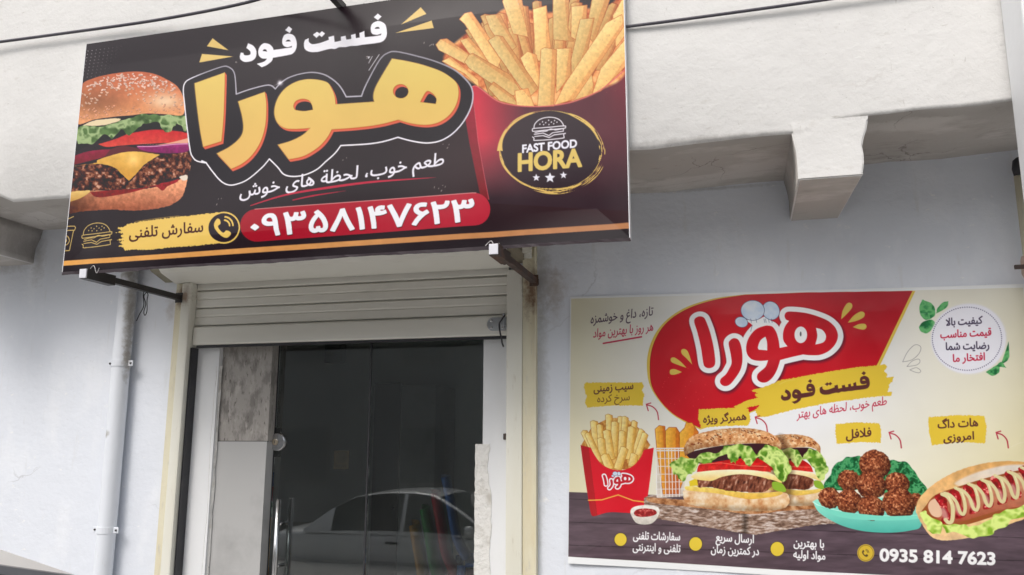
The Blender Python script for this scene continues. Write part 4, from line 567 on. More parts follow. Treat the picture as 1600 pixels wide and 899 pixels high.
def paint_poster(quad, W, Hh):
    S = Sheet(quad, W, Hh, (236, 238, 242)); rnd = random.Random(9)
    RED, YEL, BRN, CRI, WHT = (190, 30, 46), (222, 192, 74), (92, 52, 50), (186, 40, 72), (238, 238, 242)
    S.use('printed_paper')
    inner = [(892.5, 467), (1260, 457.5), (1597, 450.5), (1655, 910), (1240, 891.5), (888.5, 869.5)]
    def bgc(x, y):
        r = np.sqrt(((x-1215)/370)**2+((y-560)/330)**2); t = np.clip(r*1.25-.42, 0, 1)[..., None]
        c = np.array([232, 233, 236.])*(1-t)+np.array([221, 213, 176.])*t; u = np.clip((700-y)/300, 0, 1)[..., None]*np.clip((x-1380)/150, 0, 1)[..., None]
        c = c*(1-.75*u)+np.array([222, 222, 218.])*.75*u; l = np.clip((945-x)/60, 0, 1)[..., None]; return c*(1-.3*l)+np.array([218, 212, 182.])*.3*l
    S.fill(inner, bgc)
    def wood(x, y):
        g = fbm(x*.16, y+3*np.sin(x*.006), 5, 3, 4)[..., None]; k = fbm(x*.03, y, 22, 8, 2)[..., None]
        c = np.array([88, 74, 82.])*(.78+.4*g)*(.86+.28*k); s = (np.abs(np.mod(y-780-(x-900)*.035, 36)-18) > 17.2)[..., None]; w = np.clip(.8-np.abs(x-1060)/260, 0, 1)[..., None]
        return c*np.where(s, .72, 1)+w*np.array([12, 8, 6.])
    S.fill([(889, 769), (1100, 776), (1300, 782), (1655, 792), (1655, 912), (1240, 891.5), (888.5, 869.5)], wood)
    # ------- red swoosh
    S.use('red_swoosh'); zp = zoom(1000, 450, .189); zq = zoom(1160, 450, .189)
    sw = lambda o: curve([(1424+o, 455, 1), (1366+o*.9, 575+o*.5, 1), (1240, 604+o*.4), (1180, 640+o*.4), (1093+o*.2, 668+o*.6, 1), (1050, 645+o*.4), (1022-o*.5, 610), (1017-o, 575), (1022-o, 540), (1040-o, 508), (1072-o*.7, 485-o*.4), (1115, 470-o*.5), (1165, 461-o*.1, 1), (1260, 457.5, 1)])
    S.fill(sw(6), (214, 184, 80)); S.fill(sw(4.2), (222, 194, 92)); S.fill(sw(1.6), (172, 26, 42)); S.fill(sw(0), lambda x, y: np.array([196, 30, 48.])+np.array([-24, 2, 0.])*np.clip((x-1220)/200, 0, 1)[..., None]*np.clip((620-y)/160, 0, 1)[..., None]+np.array([4, 2, 2.])*fbm(x, y, 12, 4)[..., None])
    def drop(P, col, line=None, w=.8):
        c = curve(P); S.fill(c, col) if col else None
        if line: S.line(c, w, line, True)
    for P in ([(432, 635, 1), (385, 585), (345, 545), (345, 512), (375, 508), (402, 540)], [(385, 662, 1), (320, 640), (262, 615), (256, 585), (285, 577), (335, 610)], [(348, 697, 1), (290, 718), (252, 715), (250, 682), (285, 672)]): drop(zp(P), (222, 196, 100))
    for P in ([(815, 262, 1), (828, 190), (865, 130), (900, 130), (905, 165), (860, 220)], [(870, 290, 1), (920, 230), (975, 198), (1008, 210), (1000, 245), (940, 275)], [(912, 326, 1), (960, 302), (1010, 300), (1025, 325), (1005, 346), (960, 342)]): drop(zq(P), (222, 196, 100))
    for k in range(22): S.fill(ellipse(rnd.uniform(1035, 1130), rnd.uniform(570, 640), .7, .9, 0, 6), (226, 84, 80), alpha=.8, own=False)
    # ------- lettering of the title, rounded red letters in a white rim
    S.use('title_lettering')
    alef = curve(zp([(450, 290), (455, 255), (490, 237), (525, 245), (545, 275), (580, 370), (610, 500), (622, 610), (610, 650), (575, 665), (540, 655), (523, 620), (505, 500), (475, 370)]))
    reh = curve(zp([(733, 465), (745, 435), (775, 418), (810, 428), (832, 470), (845, 540), (845, 620), (825, 690), (775, 765), (735, 805), (695, 812), (665, 790), (667, 755), (710, 715), (740, 665), (757, 620), (750, 550)]))
    vav = curve(zq([(180, 317), (110, 345), (55, 410), (32, 480), (38, 545), (75, 590), (140, 605), (212, 600, 1), (190, 655), (150, 690), (123, 720), (125, 760), (160, 783), (205, 778), (250, 740), (285, 680), (312, 598, 1), (400, 575), (500, 552, 1), (560, 558), (640, 555), (710, 525), (765, 470), (788, 405), (775, 345), (740, 300), (690, 265), (600, 230), (510, 208), (410, 198), (365, 203), (348, 230), (358, 262), (385, 275, 1), (352, 320), (335, 380), (340, 440), (372, 485, 1), (308, 498, 1), (298, 430), (280, 370), (250, 325), (215, 314)]))
    hv = curve(zq([(190, 405, 1), (150, 435), (128, 490), (135, 512, 1), (205, 518, 1), (203, 450)])); h1 = zq(ellipse(482, 390, 52, 68)); h2 = curve(zq([(608, 333, 1), (660, 350), (690, 400), (670, 450), (602, 470, 1), (618, 400)]))
    def title(T, g, sh=True):
        L = [T(alef), T(reh), T(vav)]
        if sh:
            for P in L: S.fill([(x+1.5, y+2.5) for x, y in P], (66, 22, 50), grow=g+1, soft=3, alpha=.75)
        for P in L: S.fill(P, WHT, grow=g)
        for P in L: S.fill(P, lambda x, y: np.array([200, 30, 50.])-np.array([30, 4, 4.])*np.clip((fbm(x, y, 60, 2)[..., None]-.4)*2, 0, 1))
        for P in (hv, h1, h2): S.fill(T(P), WHT)
    def hat(T, w=.8):
        col = lambda x, y: np.array([222, 230, 240.])-np.array([50, 34, 14.])*np.clip(fbm(x, y, 14, 6)*1.5-.5, 0, 1)[..., None]; ol = (70, 84, 120)
        c = T(curve(zq([(30, 275, 1), (60, 255), (130, 262), (190, 240), (250, 290), (255, 312, 1), (180, 300), (110, 330), (68, 362, 1), (80, 310)])));S.fill(c, (232, 236, 242))
        for e in (ellipse(-8, 285, 53, 42, .3), ellipse(235, 190, 70, 78, -.5), ellipse(85, 188, 97, 83, 0)):
            p = T(zq(e)); S.fill(p, col); S.line(p, w, ol, True)
        S.line(T(zq([(68, 362), (82, 310)])), w*.8, ol)
        for x in (68, 112, 178, 190, 215, 240): S.line(T(zq([(x, 258), (x+6, 288)])), w*.8, ol)
    ident = lambda P: P
    title(ident, 8.2)
    S.fill(zq(ellipse(481, 383, 7, 20)), (84, 84, 90)); hat(ident)
    # ------- yellow brush tags and the words on them
    S.use('yellow_tag', True); zt = zoom(1170, 570, .15625)
    brush(S, zt([(-20, 360), (90, 330), (55, 300), (90, 288), (20, 262), (180, 215), (300, 160), (800, 70), (1100, 25), (1360, 0), (1378, 20), (1352, 62), (1382, 95), (1375, 128), (1445, 122), (1440, 160), (1400, 205), (1390, 272), (1428, 275), (1425, 308), (1200, 328), (800, 382), (450, 450), (195, 518), (90, 525), (60, 452), (110, 405), (0, 425), (-120, 470), (-150, 420)]), YEL, 5, .8)
    for P, sd in (([(913, 600), (917, 598), (1003, 598), (1006, 604), (1003, 610), (1007, 617), (1004, 634), (960, 634), (918, 637), (914, 629), (917, 620), (913, 607)], 1), ([(1092, 640), (1130, 638), (1169, 638), (1171, 646), (1173, 655), (1169, 665), (1130, 666), (1096, 669), (1091, 655)], 2), ([(1306, 663), (1340, 660), (1374, 662), (1377, 675), (1376, 692), (1340, 691), (1308, 694), (1305, 678)], 3), ([(1450, 652), (1495, 649), (1537, 650), (1541, 665), (1539, 693), (1500, 691), (1456, 696), (1451, 675)], 4)): S.use('yellow_tag', True); brush(S, P, YEL, sd, .9)
    S.use('text_line', True)
    cwf = lambda P: P if sum(P[i-1][0]*P[i][1]-P[i][0]*P[i-1][1] for i in range(len(P))) > 0 else P[::-1]
    k = .602
    T2 = lambda P: [(1220+(p[0]-373.5)*k+(p[1]-92)*.02, 622.5+(p[1]-90)*k-(p[0]-373.5)*.004) for p in P]
    for g in FASTFOOD: S.fill([cwf(T2(g[0]))]+[cwf(T2(h))[::-1] for h in g[1:]], BRN)
    S.use('text_line', True); S.text('تازه، داغ و خوشمزه', (923, 506), (1020, 493), 20, (74, 52, 74), bold=.15, lean=.08); S.use('text_line', True); S.text('هر روز با بهترین مواد', (927, 528), (1020.5, 517), 19, CRI, bold=.15, lean=.08)
    S.use('underline'); S.line([(943, 537), (1002.5, 526.8)], 2.6, CRI)
    S.use('text_line', True); S.text('سیب زمینی', (928, 613), (989.5, 608), 16.5, BRN, bold=.4); S.use('text_line', True); S.text('سرخ کرده', (933.5, 629), (984, 625.5), 15.5, (104, 70, 44), bold=.1)
    S.use('text_line', True); S.text('همبرگر ویژه', (1099, 661), (1166, 656), 16.5, BRN, bold=.4); S.use('text_line', True); S.text('فلافل', (1322, 686), (1361, 681.5), 19, BRN, bold=.45)
    S.use('text_line', True); S.text('هات داگ', (1465, 669.5), (1527.5, 666), 18, BRN, bold=.45); S.use('text_line', True); S.text('امروزی', (1474, 690), (1521, 686.5), 17, BRN, bold=.45)
    S.use('text_line', True); S.text('طعم خوب، لحظه های بهتر', (1245, 654), (1385, 632.5), 19, CRI, bold=.15, lean=.06)
    for t, a, b, c in (('سفارشات تلفنی', (989.6, 842.5), (1062.5, 844.5), WHT), ('تلفنی و اینترنتی', (989, 860), (1063, 863), WHT), ('ارسال سریع', (1118.5, 845), (1177.5, 848.5), WHT), ('در کمترین زمان', (1111, 863.5), (1185.5, 867.5), WHT), ('با بهترین', (1240, 853.5), (1287, 856), WHT), ('مواد اولیه', (1239.5, 871.5), (1289, 874.5), WHT)): S.use('text_line', True); S.text(t, a, b, 17.5, c, bold=.35, up=(.03, -1))
    S.use('phone_number'); S.text('0935 814 7623', (1375, 876.3), (1553.5, 882.3), 27, WHT, bold=1.0)
    S.fill(ellipse(1352.5, 864, 13.2, 13.4), (206, 176, 70)); S.line(ellipse(1352.5, 864, 11.6, 11.8), .7, (120, 96, 50), True); handset(S, 1352, 864.5, 7.8, (96, 78, 50))
    for x, y, r in ((970, 843, 9.4), (1087, 850, 10), (1214.4, 857.8, 10.4)): S.use('yellow_dot', True); S.fill(ellipse(x, y, r+.8, r+1.2), (60, 48, 40)); S.fill(ellipse(x, y, r, r*1.06), (220, 194, 76))
    AR = (178, 52, 72)
    for x, y in ((1010, 632), (1180, 652), (1389, 676), (1556, 676)):
        S.use('arrow_mark', True); f = 1.0; S.line(curve([(x+1, y+1), (x+10*f, y+4), (x+17*f, y+12), (x+19, y+24)], False), 1.9, AR); S.line([(x+7, y-2), (x, y), (x+3, y+10)], 1.8, AR)
    # ------- badge with mint leaves
    S.use('badge'); zm = zoom(1240, 440, .225)
    for P, sd in (([(895, 128, 1), (950, 150), (980, 190), (975, 240), (930, 268), (890, 250), (870, 190)], 1), ([(985, 225, 1), (1000, 185), (1030, 150), (1073, 138, 1), (1065, 175), (1030, 205)], 2), ([(870, 320), (900, 280), (960, 270), (980, 300), (930, 360), (885, 350)], 3), ([(1335, 630, 1), (1380, 600), (1425, 580), (1425, 630), (1380, 655)], 4), ([(1440, 570, 1), (1470, 480), (1490, 420, 1), (1498, 520), (1470, 560)], 5), ([(1400, 590, 1), (1440, 560), (1475, 600, 1), (1440, 595)], 6)):
        leafy(S, zm(P), (24, 92, 56), (44, 134, 74), (104, 176, 112), 14, sd, .4, 3)
    S.fill(ellipse(1513, 530, 59, 55, 0), (226, 226, 236), soft=2.2); S.fill(ellipse(1513, 530, 58, 54, 0), (230, 230, 240))
    for i in range(96):
        a = 2*math.pi*i/96; S.fill(ellipse(1510.5+54.2*math.cos(a), 529.8+49.2*math.sin(a), 1.05, .85, a+1.57, 8), (92, 86, 120))
    for t, a, b, c in (('کیفیت بالا', (1477.5, 509.5), (1534, 506), (66, 56, 82)), ('قیمت مناسب', (1469, 529), (1548, 524.5), CRI), ('رضایت شما', (1477.5, 547.5), (1545, 545), (66, 56, 82)), ('افتخار ما', (1488.5, 566), (1538, 563), CRI)): S.text(t, a, b, 16.5, c, bold=.4)
    S.use('drop_marks')
    for P in ([(755, 560, 1), (790, 490), (840, 442), (880, 455), (870, 500), (820, 545)], [(785, 592, 1), (820, 555), (865, 540), (875, 560), (850, 582)], [(805, 615, 1), (850, 600), (880, 620), (870, 635), (840, 630)]): drop(zm(P), None, (120, 116, 122), .6)
    # ------- chips in a red box
    S.use('fries_picture'); zk = zoom(885, 640, .2224); r2 = random.Random(3)
    S.fill(zk([(105, 250), (180, 120), (300, 60), (420, 60), (520, 140), (590, 250), (520, 360), (430, 420), (340, 425), (240, 390), (180, 290)]), crumb([(0, (150, 84, 40)), (.5, (196, 138, 70)), (1, (226, 186, 112))], 6, 5))
    for j, (x, y, x2, y2, w) in enumerate([(300, 40, 310, 300, 46), (385, 55, 370, 300, 42), (415, 55, 395, 300, 40), (195, 85, 220, 320, 50), (480, 85, 450, 320, 38), (235, 110, 250, 330, 40), (345, 90, 330, 330, 50), (530, 145, 470, 350, 40), (285, 150, 315, 350, 52), (460, 125, 440, 350, 50), (395, 155, 385, 350, 46), (125, 155, 235, 370, 46), (555, 170, 490, 350, 40), (245, 205, 255, 330, 52), (150, 170, 240, 370, 40), (270, 320, 310, 420, 60), (410, 270, 360, 420, 52), (480, 315, 460, 400, 50)]):
        dx, dy = x2-x, y2-y; n = math.hypot(dx, dy); nx, ny = -dy/n*w/2, dx/n*w/2
        fry(S, zk([(x+nx, y+ny), (x+nx*.2+dx*-.03, y-6), (x-nx, y-ny+5), (x2-nx, y2-ny), (x2+nx, y2+ny)]), (246, 230, 170), (230, 188, 100), (196, 138, 62), j)
    S.fill(curve(zk([(100, 250, 1), (170, 268, 1), (205, 330), (250, 385), (320, 420), (400, 425), (470, 395), (520, 340), (545, 285, 1), (615, 268, 1), (590, 480), (565, 660), (550, 735, 1), (400, 725), (300, 722), (205, 748, 1), (175, 735), (150, 600), (120, 400)])), lambda x, y: np.array([206, 30, 50.])*np.where(x < 920+(y-700)*.13, .82, 1)[..., None]+np.array([6, 4, 4.])*fbm(x, y, 20, 3)[..., None])
    S.line(zk([(155, 638), (250, 635), (365, 600), (470, 640), (565, 652)]), 1.9, (232, 170, 84))
    T3 = lambda P: [(885+.2224*(258+(p[0]-1083)*.885*1.06)-.5, 640+.2224*(448+(p[1]-484)*.92)+.3) for p in P]; title(T3, 2.1, False); hat(T3, .35)
    # ------- board, wire basket, burgers
    zh = zoom(1020, 640, .2224); S.use('board_picture')
    S.fill(curve(zh([(-60, 620, 1), (20, 600), (250, 640), (900, 640), (1250, 690, 1), (1290, 720), (1290, 800, 1), (1100, 815), (900, 850), (720, 880, 1), (400, 830), (0, 760), (-60, 740, 1)])), lambda x, y: crumb([(0, (100, 76, 64)), (.5, (160, 134, 118)), (1, (214, 202, 196))], 2.6, 7)(x*.35+y*.6, y*1.1-x*.15)*np.clip(.55+np.abs((x-1164)/16), .55, 1.0)[..., None]*np.where(y < 795, .95, 1)[..., None], rough=.6)
    S.fill(curve(zh([(-40, 615, 1), (250, 635), (900, 640), (1250, 690, 1), (900, 715), (690, 735), (400, 700), (0, 655)])), crumb([(0, (120, 74, 46)), (.5, (176, 122, 82)), (1, (206, 164, 124))], 7, 12))
    S.use('basket_picture'); S.fill(zh([(20, 275), (250, 275), (215, 610), (30, 620)]), grad((222, 214, 200), (206, 196, 186), 700, 775, .12, 8, 9))
    for P in ([(18, 140), (45, 115), (85, 120), (90, 600), (75, 600), (30, 280)], [(92, 150), (115, 128), (165, 128), (185, 160), (180, 590), (95, 590)], [(190, 165), (225, 130), (235, 95), (275, 95), (320, 160), (300, 250), (240, 420), (190, 560)]): fry(S, zh(P), (238, 188, 84), (216, 134, 50), (176, 84, 40), int(P[0][0]))
    S.fill(zh([(95, 420), (190, 400), (190, 600), (90, 600)]), (176, 84, 52), alpha=.6, soft=3)
    for x in (22, 52, 84, 110, 132, 156, 180): S.line(zh([(x, 275), (x+8, 612)]), 1.1, (236, 234, 232))
    for y in (275, 290, 345, 400, 455, 510, 560, 600): S.line(zh([(18, y), (225, y-2)]), 1.0 if y > 300 else 2, (222, 220, 220))
    S.use('burger_picture')
    def burger(T, v=1.):
        c = lambda *a: tuple(np.array(a, float)*v)
        S.fill(curve(T([(215, 600), (220, 570), (300, 565), (600, 600), (850, 590), (930, 585), (960, 620), (950, 670), (900, 700), (750, 715), (550, 710), (380, 690), (240, 660)])), lambda x, y: (crumb([(0, (198, 140, 94)), (.35, (222, 182, 138)), (.7, (232, 204, 168)), (1, (240, 222, 196))], 9, 8)(x, y)*(1-.25*np.exp(-((y-T([(0, 700)])[0][1]-(x-T([(550, 0)])[0][0])*.02)**2)/26))[..., None]*v), rough=.5)
        S.fill(curve(T([(235, 540), (350, 545), (500, 560), (650, 585), (800, 585), (900, 575), (905, 595), (850, 612), (700, 630), (600, 620), (450, 590), (300, 575), (235, 565)])), grad(c(240, 214, 120), c(222, 176, 80), 760, 780, .12, 5, 2))
        S.fill(curve(T([(300, 490), (420, 470), (560, 450), (700, 455), (830, 500), (835, 540), (780, 580), (650, 580), (520, 570), (400, 545), (320, 545)])), lambda x, y: crumb([(0, (70, 38, 30)), (.4, (112, 62, 46)), (.75, (146, 92, 72)), (1, (190, 150, 130))], 3.2, 17)(x+y*.3, y*.45)*v, rough=.6)
        S.fill(T([(255, 505), (310, 480), (318, 535), (260, 540)]), c(222, 196, 60)); S.fill(curve(T([(840, 510), (900, 515), (935, 560), (920, 580), (850, 560)])), c(140, 176, 62))
        S.fill(curve(T([(310, 440, 1), (330, 385), (420, 360), (560, 320), (700, 330), (800, 380), (832, 440, 1), (700, 430), (500, 425), (400, 432)])), grad(c(188, 30, 34), c(214, 60, 54), 715, 738, .25, 5, 6))
        S.line(T([(330, 385), (480, 375), (620, 395), (800, 400)]), .8, c(236, 130, 110))
        S.fill(curve(T([(270, 470), (330, 440), (480, 425), (680, 425), (830, 450), (890, 490), (905, 515), (840, 495), (740, 470), (620, 455), (500, 470), (420, 500), (370, 500), (300, 490)])), grad(c(246, 234, 200), c(236, 206, 126), 735, 752, .06, 6, 3))
        S.fill(curve(T([(235, 320, 1), (300, 290), (520, 250), (780, 240), (880, 280, 1), (780, 330), (560, 350), (330, 380)])), c(62, 34, 40))
        leafy(S, T([(120, 370), (200, 340), (300, 345), (360, 305), (470, 310), (500, 260), (580, 250), (680, 255), (730, 310), (790, 250), (860, 265), (920, 300), (960, 380), (965, 440), (915, 500), (860, 450), (820, 390), (760, 330), (690, 385), (650, 390), (620, 330), (590, 370), (555, 370), (520, 320), (440, 355), (400, 385), (330, 380), (290, 430), (260, 460), (210, 500), (175, 470), (140, 440)]), c(72, 118, 36), c(134, 180, 70), c(206, 226, 140), 14, 23, 2.2, 3)
        bun = curve(T([(228, 328, 1), (220, 270), (260, 200), (340, 165), (480, 138), (640, 130), (780, 150), (860, 190), (900, 240), (898, 285, 1), (820, 240), (700, 238), (560, 245), (420, 262), (300, 285)]))
        S.fill(bun, lambda x, y: (crumb([(0, (176, 112, 70)), (.4, (204, 148, 100)), (.7, (220, 172, 126)), (1, (236, 206, 168))], 3.5, 28)(x, y)*v)*np.clip(1.12-np.abs((y-T([(0, 190)])[0][1])/60), .75, 1.06)[..., None], rough=.4)
        seeds(S, curve(T([(290, 215), (480, 150), (640, 145), (800, 170), (860, 220), (640, 200), (420, 225), (280, 262)])), 44, c(140, 66, 36), 1.5, .8, 3); seeds(S, curve(T([(330, 190), (480, 145), (640, 140), (780, 165), (640, 175), (420, 195)])), 24, c(238, 214, 176), 1.3, .6, 4)
    burger(lambda P: [tuple([1020+.2224*(680+(p[0]-228)*.74), 640+.2224*(62+p[1]*.86)]+list(p[2:])) for p in P], .97)
    S.fill(curve(zh([(880, 190), (960, 260), (985, 430), (975, 620), (900, 700), (820, 500)])), (52, 32, 24), soft=4.5, alpha=.5, own=False)
    burger(zh)
    S.use('sauce_cup_picture'); S.fill(curve(zk([(450, 715), (475, 685), (550, 672), (630, 680), (655, 710), (640, 760), (600, 800), (540, 808), (490, 795), (462, 755)])), grad((236, 230, 222), (196, 190, 180), 795, 820, .1, 4, 3)); S.fill(curve(zk([(475, 725), (500, 702), (560, 695), (620, 705), (635, 730), (600, 748), (540, 755), (490, 748)])), crumb([(0, (110, 22, 26)), (.6, (150, 34, 38)), (1, (214, 120, 110))], 3, 4))
    # ------- falafel plate
    S.use('falafel_picture'); zl = zoom(1240, 640, .288)
    leafy(S, zl([(170, 420), (200, 350), (240, 290), (310, 255), (370, 265), (380, 330), (500, 340), (520, 280), (600, 285), (660, 340), (715, 420), (710, 465), (600, 470), (400, 440), (250, 440)]), (10, 66, 38), (22, 106, 62), (82, 158, 104), 8, 31, 2., 3)
    S.fill(curve(zl([(105, 500, 1), (140, 485), (300, 480), (650, 480), (700, 520), (690, 630), (640, 655), (520, 668), (380, 660), (250, 625), (140, 560)])), lambda x, y: grad((150, 226, 206), (86, 178, 164), 785, 831, .03, 20, 1)(x, y))
    S.line(curve(zl([(105, 502), (160, 530), (300, 560), (500, 578), (690, 575)]), False), 1.6, (196, 240, 226))
    ball = lambda x, y: crumb([(0, (70, 30, 20)), (.35, (112, 58, 40)), (.65, (144, 82, 56)), (.9, (180, 118, 84)), (1, (206, 150, 112))], 2.4, 13)(x, y)
    for bx, by, br in ((300, 385, 62), (560, 405, 70), (660, 490, 40), (440, 300, 86), (195, 480, 62), (420, 410, 82), (300, 500, 72), (420, 535, 75), (570, 510, 92)):
        q = zl([(bx, by)])[0]; R = br*.288
        S.fill(ellipse(q[0], q[1], R, R*.92, .4), lambda x, y: ball(x+bx, y+by)*(1.14-.5*np.clip(((x-q[0]+R*.25)**2+(y-q[1]+R*.35)**2)/(R*R*1.7), 0, 1))[..., None], rough=.9)
    S.fill(curve(zl([(130, 520, 1), (240, 550), (380, 568), (520, 578), (680, 575), (695, 590, 1), (600, 600), (400, 600), (240, 580)])), (126, 214, 194))
    # ------- hot dog
    S.use('hot_dog_picture'); zn = zoom(1420, 690, .178)
    S.fill(curve(zn([(60, 610), (75, 530), (130, 450), (250, 350), (420, 260), (600, 205), (800, 175), (1011, 180), (1200, 230), (1200, 600), (1011, 680), (800, 750), (560, 835), (400, 862), (280, 866), (190, 830), (110, 720)])), lambda x, y: grad((216, 166, 104), (232, 196, 150), 720, 845, .1, 7, 5)(x, y)*np.clip(.86+.3*fbm(x, y, 18, 4), .8, 1.08)[..., None], rough=.4)
    S.fill(curve(zn([(400, 370), (520, 300), (700, 240), (900, 205), (1100, 220), (1100, 300), (900, 290), (700, 340), (520, 400)])), grad((222, 214, 206), (228, 206, 176), 725, 765, .05, 9, 7), soft=1.5)
    S.fill(curve(zn([(100, 640), (150, 560), (230, 470), (420, 400), (760, 300), (1100, 260), (1100, 560), (800, 640), (500, 730), (300, 740), (160, 700)])), (150, 84, 48))
    S.fill(curve(zn([(165, 570), (190, 520), (260, 480), (380, 430), (640, 360), (900, 290), (1150, 260), (1150, 520), (850, 590), (600, 660), (400, 715), (290, 700), (190, 630)])), grad((206, 150, 122), (166, 84, 62), 745, 815, .1, 6, 3))
    S.fill(curve(zn([(168, 575), (190, 520), (250, 500), (285, 540), (290, 630), (260, 665), (200, 645)])), (226, 190, 162))
    rd = lambda x, y: crumb([(0, (112, 14, 24)), (.5, (158, 24, 36)), (.85, (184, 44, 52)), (1, (236, 150, 140))], 4.5, 6)(x, y)
    for i in range(7):
        x = 225+i*122; y = 485-i*41; S.fill(curve(zn([(x, y), (x+60, y-25), (x+105, y+30), (x+115, y+120), (x+150, y+170), (x+140, y+215), (x+60, y+232), (x+70, y+150), (x+40, y+70)])), rd, rough=.5)
        S.fill(zn(ellipse(x+85, y+150, 26, 60, -.35)), (206, 160, 148), soft=2, alpha=.8)
    must = []
    for i in range(7): x = 290+i*112; y = 455-i*36; must += [(x, y), (x+40, y+45), (x+68, y+130), (x+65, y+205), (x+45, y+230)] if i == 0 else [(x-35, y+32), (x+8, y-2), (x+42, y+30), (x+68, y+100), (x+78, y+185), (x+55, y+235), (x+25, y+190)] if False else [(x-10, y+10), (x+40, y+15), (x+70, y+90), (x+85, y+190)]
    for i in range(7):
        x = 290+i*116; y = 462-i*36
        S.line(curve(zn([(x, y), (x+55, y+30), (x+92, y+110), (x+88, y+225), (x+58, y+250), (x+30, y+225)] if i == 0 else [(x, y-18), (x+48, y+12), (x+78, y+90), (x+86, y+165), (x+70, y+212), (x+40, y+190), (x+8, y+105), (x-40, y+50), (x-90, y+28)]), False), 4.6 if i else 5.4, (216, 206, 158)); S.line(curve(zn([(x+8, y-20), (x+52, y+8), (x+80, y+85)]), False), 1.2, (238, 230, 190), alpha=.7)
    leafy(S, zn([(95, 630), (140, 610), (170, 650), (280, 700), (310, 735), (450, 725), (560, 745), (700, 690), (760, 640), (860, 600), (1011, 560), (1100, 540), (1100, 620), (900, 690), (850, 750), (760, 770), (740, 820), (640, 830), (560, 845), (420, 800), (330, 795), (290, 740), (270, 810), (180, 790), (140, 710)]), (116, 158, 44), (160, 196, 74), (216, 234, 140), 20, 12, 1.4, 3)
    # scuffs of the pasted paper
    for k in range(9):
        x, y = rnd.uniform(1180, 1580), rnd.uniform(465, 700); a = rnd.uniform(-.4, .1); l = rnd.uniform(8, 34)
        S.line(curve([(x, y), (x+l*.5, y+l*.5*a-rnd.uniform(0, 2)), (x+l, y+l*a)], False), .6, (238, 232, 230), alpha=.3, own=False)
    return S
# ------------------------------------------------------------------ materials
one = (1, 1, 1)
M = {}
M['upper'] = material('upper_plaster', (.70, .69, .675), .92, noise=[(1.1, 5, (.635, .625, .61), .45, .75, one), (9, 6, (.55, .53, .50), .62, .8, (1, 1, 2.2)), (60, 3, (.42, .40, .38), .69, .8, one), (13, 6, (.50, .48, .45), .665, .76, (1, 1, 4, .35)), (17, 6, (.50, .48, .45), .67, .77, (4, 1, 1, .4)), (100, 2, (.33, .31, .29), .74, .8, (1, 1, 2, -.6))], bump=[(2.6, 4, .012, one), (14, 7, .004, (1, 1, 1, .5)), (60, 5, .0016, one)])
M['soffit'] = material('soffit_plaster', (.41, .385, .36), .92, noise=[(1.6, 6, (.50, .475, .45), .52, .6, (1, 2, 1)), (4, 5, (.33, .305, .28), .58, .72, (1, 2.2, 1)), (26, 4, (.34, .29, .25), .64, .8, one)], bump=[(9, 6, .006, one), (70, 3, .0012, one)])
M['lower'] = material('lower_plaster', (.695, .725, .785), .72, noise=[(.8, 5, (.66, .69, .75), .45, .7, one), (3.5, 6, (.735, .76, .81), .52, .66, (1, 1, .5)), (38, 4, (.55, .57, .61), .70, .8, one), (6, 6, (.64, .655, .68), .63, .78, (3, 1, .6)), (11, 5, (.80, .81, .83), .64, .70, (1, 1, 1.6, .5)), (90, 2, (.40, .41, .43), .74, .8, (1, 1, 2, .4))], bump=[(2.2, 4, .012, one), (12, 6, .004, (1, 1, 1.4, .3)), (60, 4, .0009, one)])
blot(M['lower'], [(-.93, 0, 2.53, .14, .3, .12), (-.9, 0, 2.47, .05, .3, .16), (-3.27, 0, 2.5, .05, .3, .1)], (.30, .24, .19), .38)
blot(M['lower'], [(-.98, 0, 2.0, .05, .3, .8), (-.97, 0, 2.6, .06, .3, .3), (-.1, 0, 3.0, .4, .3, .012), (-4.3, 0, 2.86, .06, .3, .2), (-4.6, 0, 2.82, .3, .3, .05)], (.36, .355, .35), .5)  # darker patches: beside the shutter frame, crack line at the soffit, round the left corbel
def cracks(m, scale, lo, col):
    """hairline cracks: cell borders, kept only where a slow noise is high"""
    n = m.node_tree.nodes; l = m.node_tree.links; b = n['Principled BSDF']; cur = b.inputs['Base Color'].links[0].from_socket; tc = n.new('ShaderNodeTexCoord')
    d = n.new('ShaderNodeTexNoise'); d.inputs['Scale'].default_value = 5; d.inputs['Detail'].default_value = 5; l.new(tc.outputs['Object'], d.inputs[0])
    a = n.new('ShaderNodeVectorMath'); a.operation = 'MULTIPLY_ADD'; l.new(d.outputs['Color'], a.inputs[0]); a.inputs[1].default_value = (.22,)*3; l.new(tc.outputs['Object'], a.inputs[2])
    v = n.new('ShaderNodeTexVoronoi'); v.feature = 'DISTANCE_TO_EDGE'; v.inputs['Scale'].default_value = scale; l.new(a.outputs[0], v.inputs['Vector'])
    r = n.new('ShaderNodeMapRange'); r.inputs[1].default_value = .006; r.inputs[2].default_value = .0; l.new(v.outputs['Distance'], r.inputs[0])
    q = n.new('ShaderNodeTexNoise'); q.inputs['Scale'].default_value = 1.7; q.inputs['Detail'].default_value = 3; l.new(tc.outputs['Object'], q.inputs[0]); s = n.new('ShaderNodeMapRange'); s.inputs[1].default_value = lo; s.inputs[2].default_value = lo+.1; l.new(q.outputs[0], s.inputs[0])
    k = n.new('ShaderNodeMath'); k.operation = 'MULTIPLY'; l.new(r.outputs[0], k.inputs[0]); l.new(s.outputs[0], k.inputs[1]); x = n.new('ShaderNodeMix'); x.data_type = 'RGBA'; l.new(k.outputs[0], x.inputs[0]); l.new(cur, x.inputs[6]); x.inputs[7].default_value = (*col, 1); l.new(x.outputs[2], b.inputs['Base Color'])
cracks(M['lower'], 1.3, .56, (.53, .545, .58)); cracks(M['upper'], 1.1, .60, (.60, .58, .56)); cracks(M['soffit'], 2.2, .5, (.2, .18, .165))
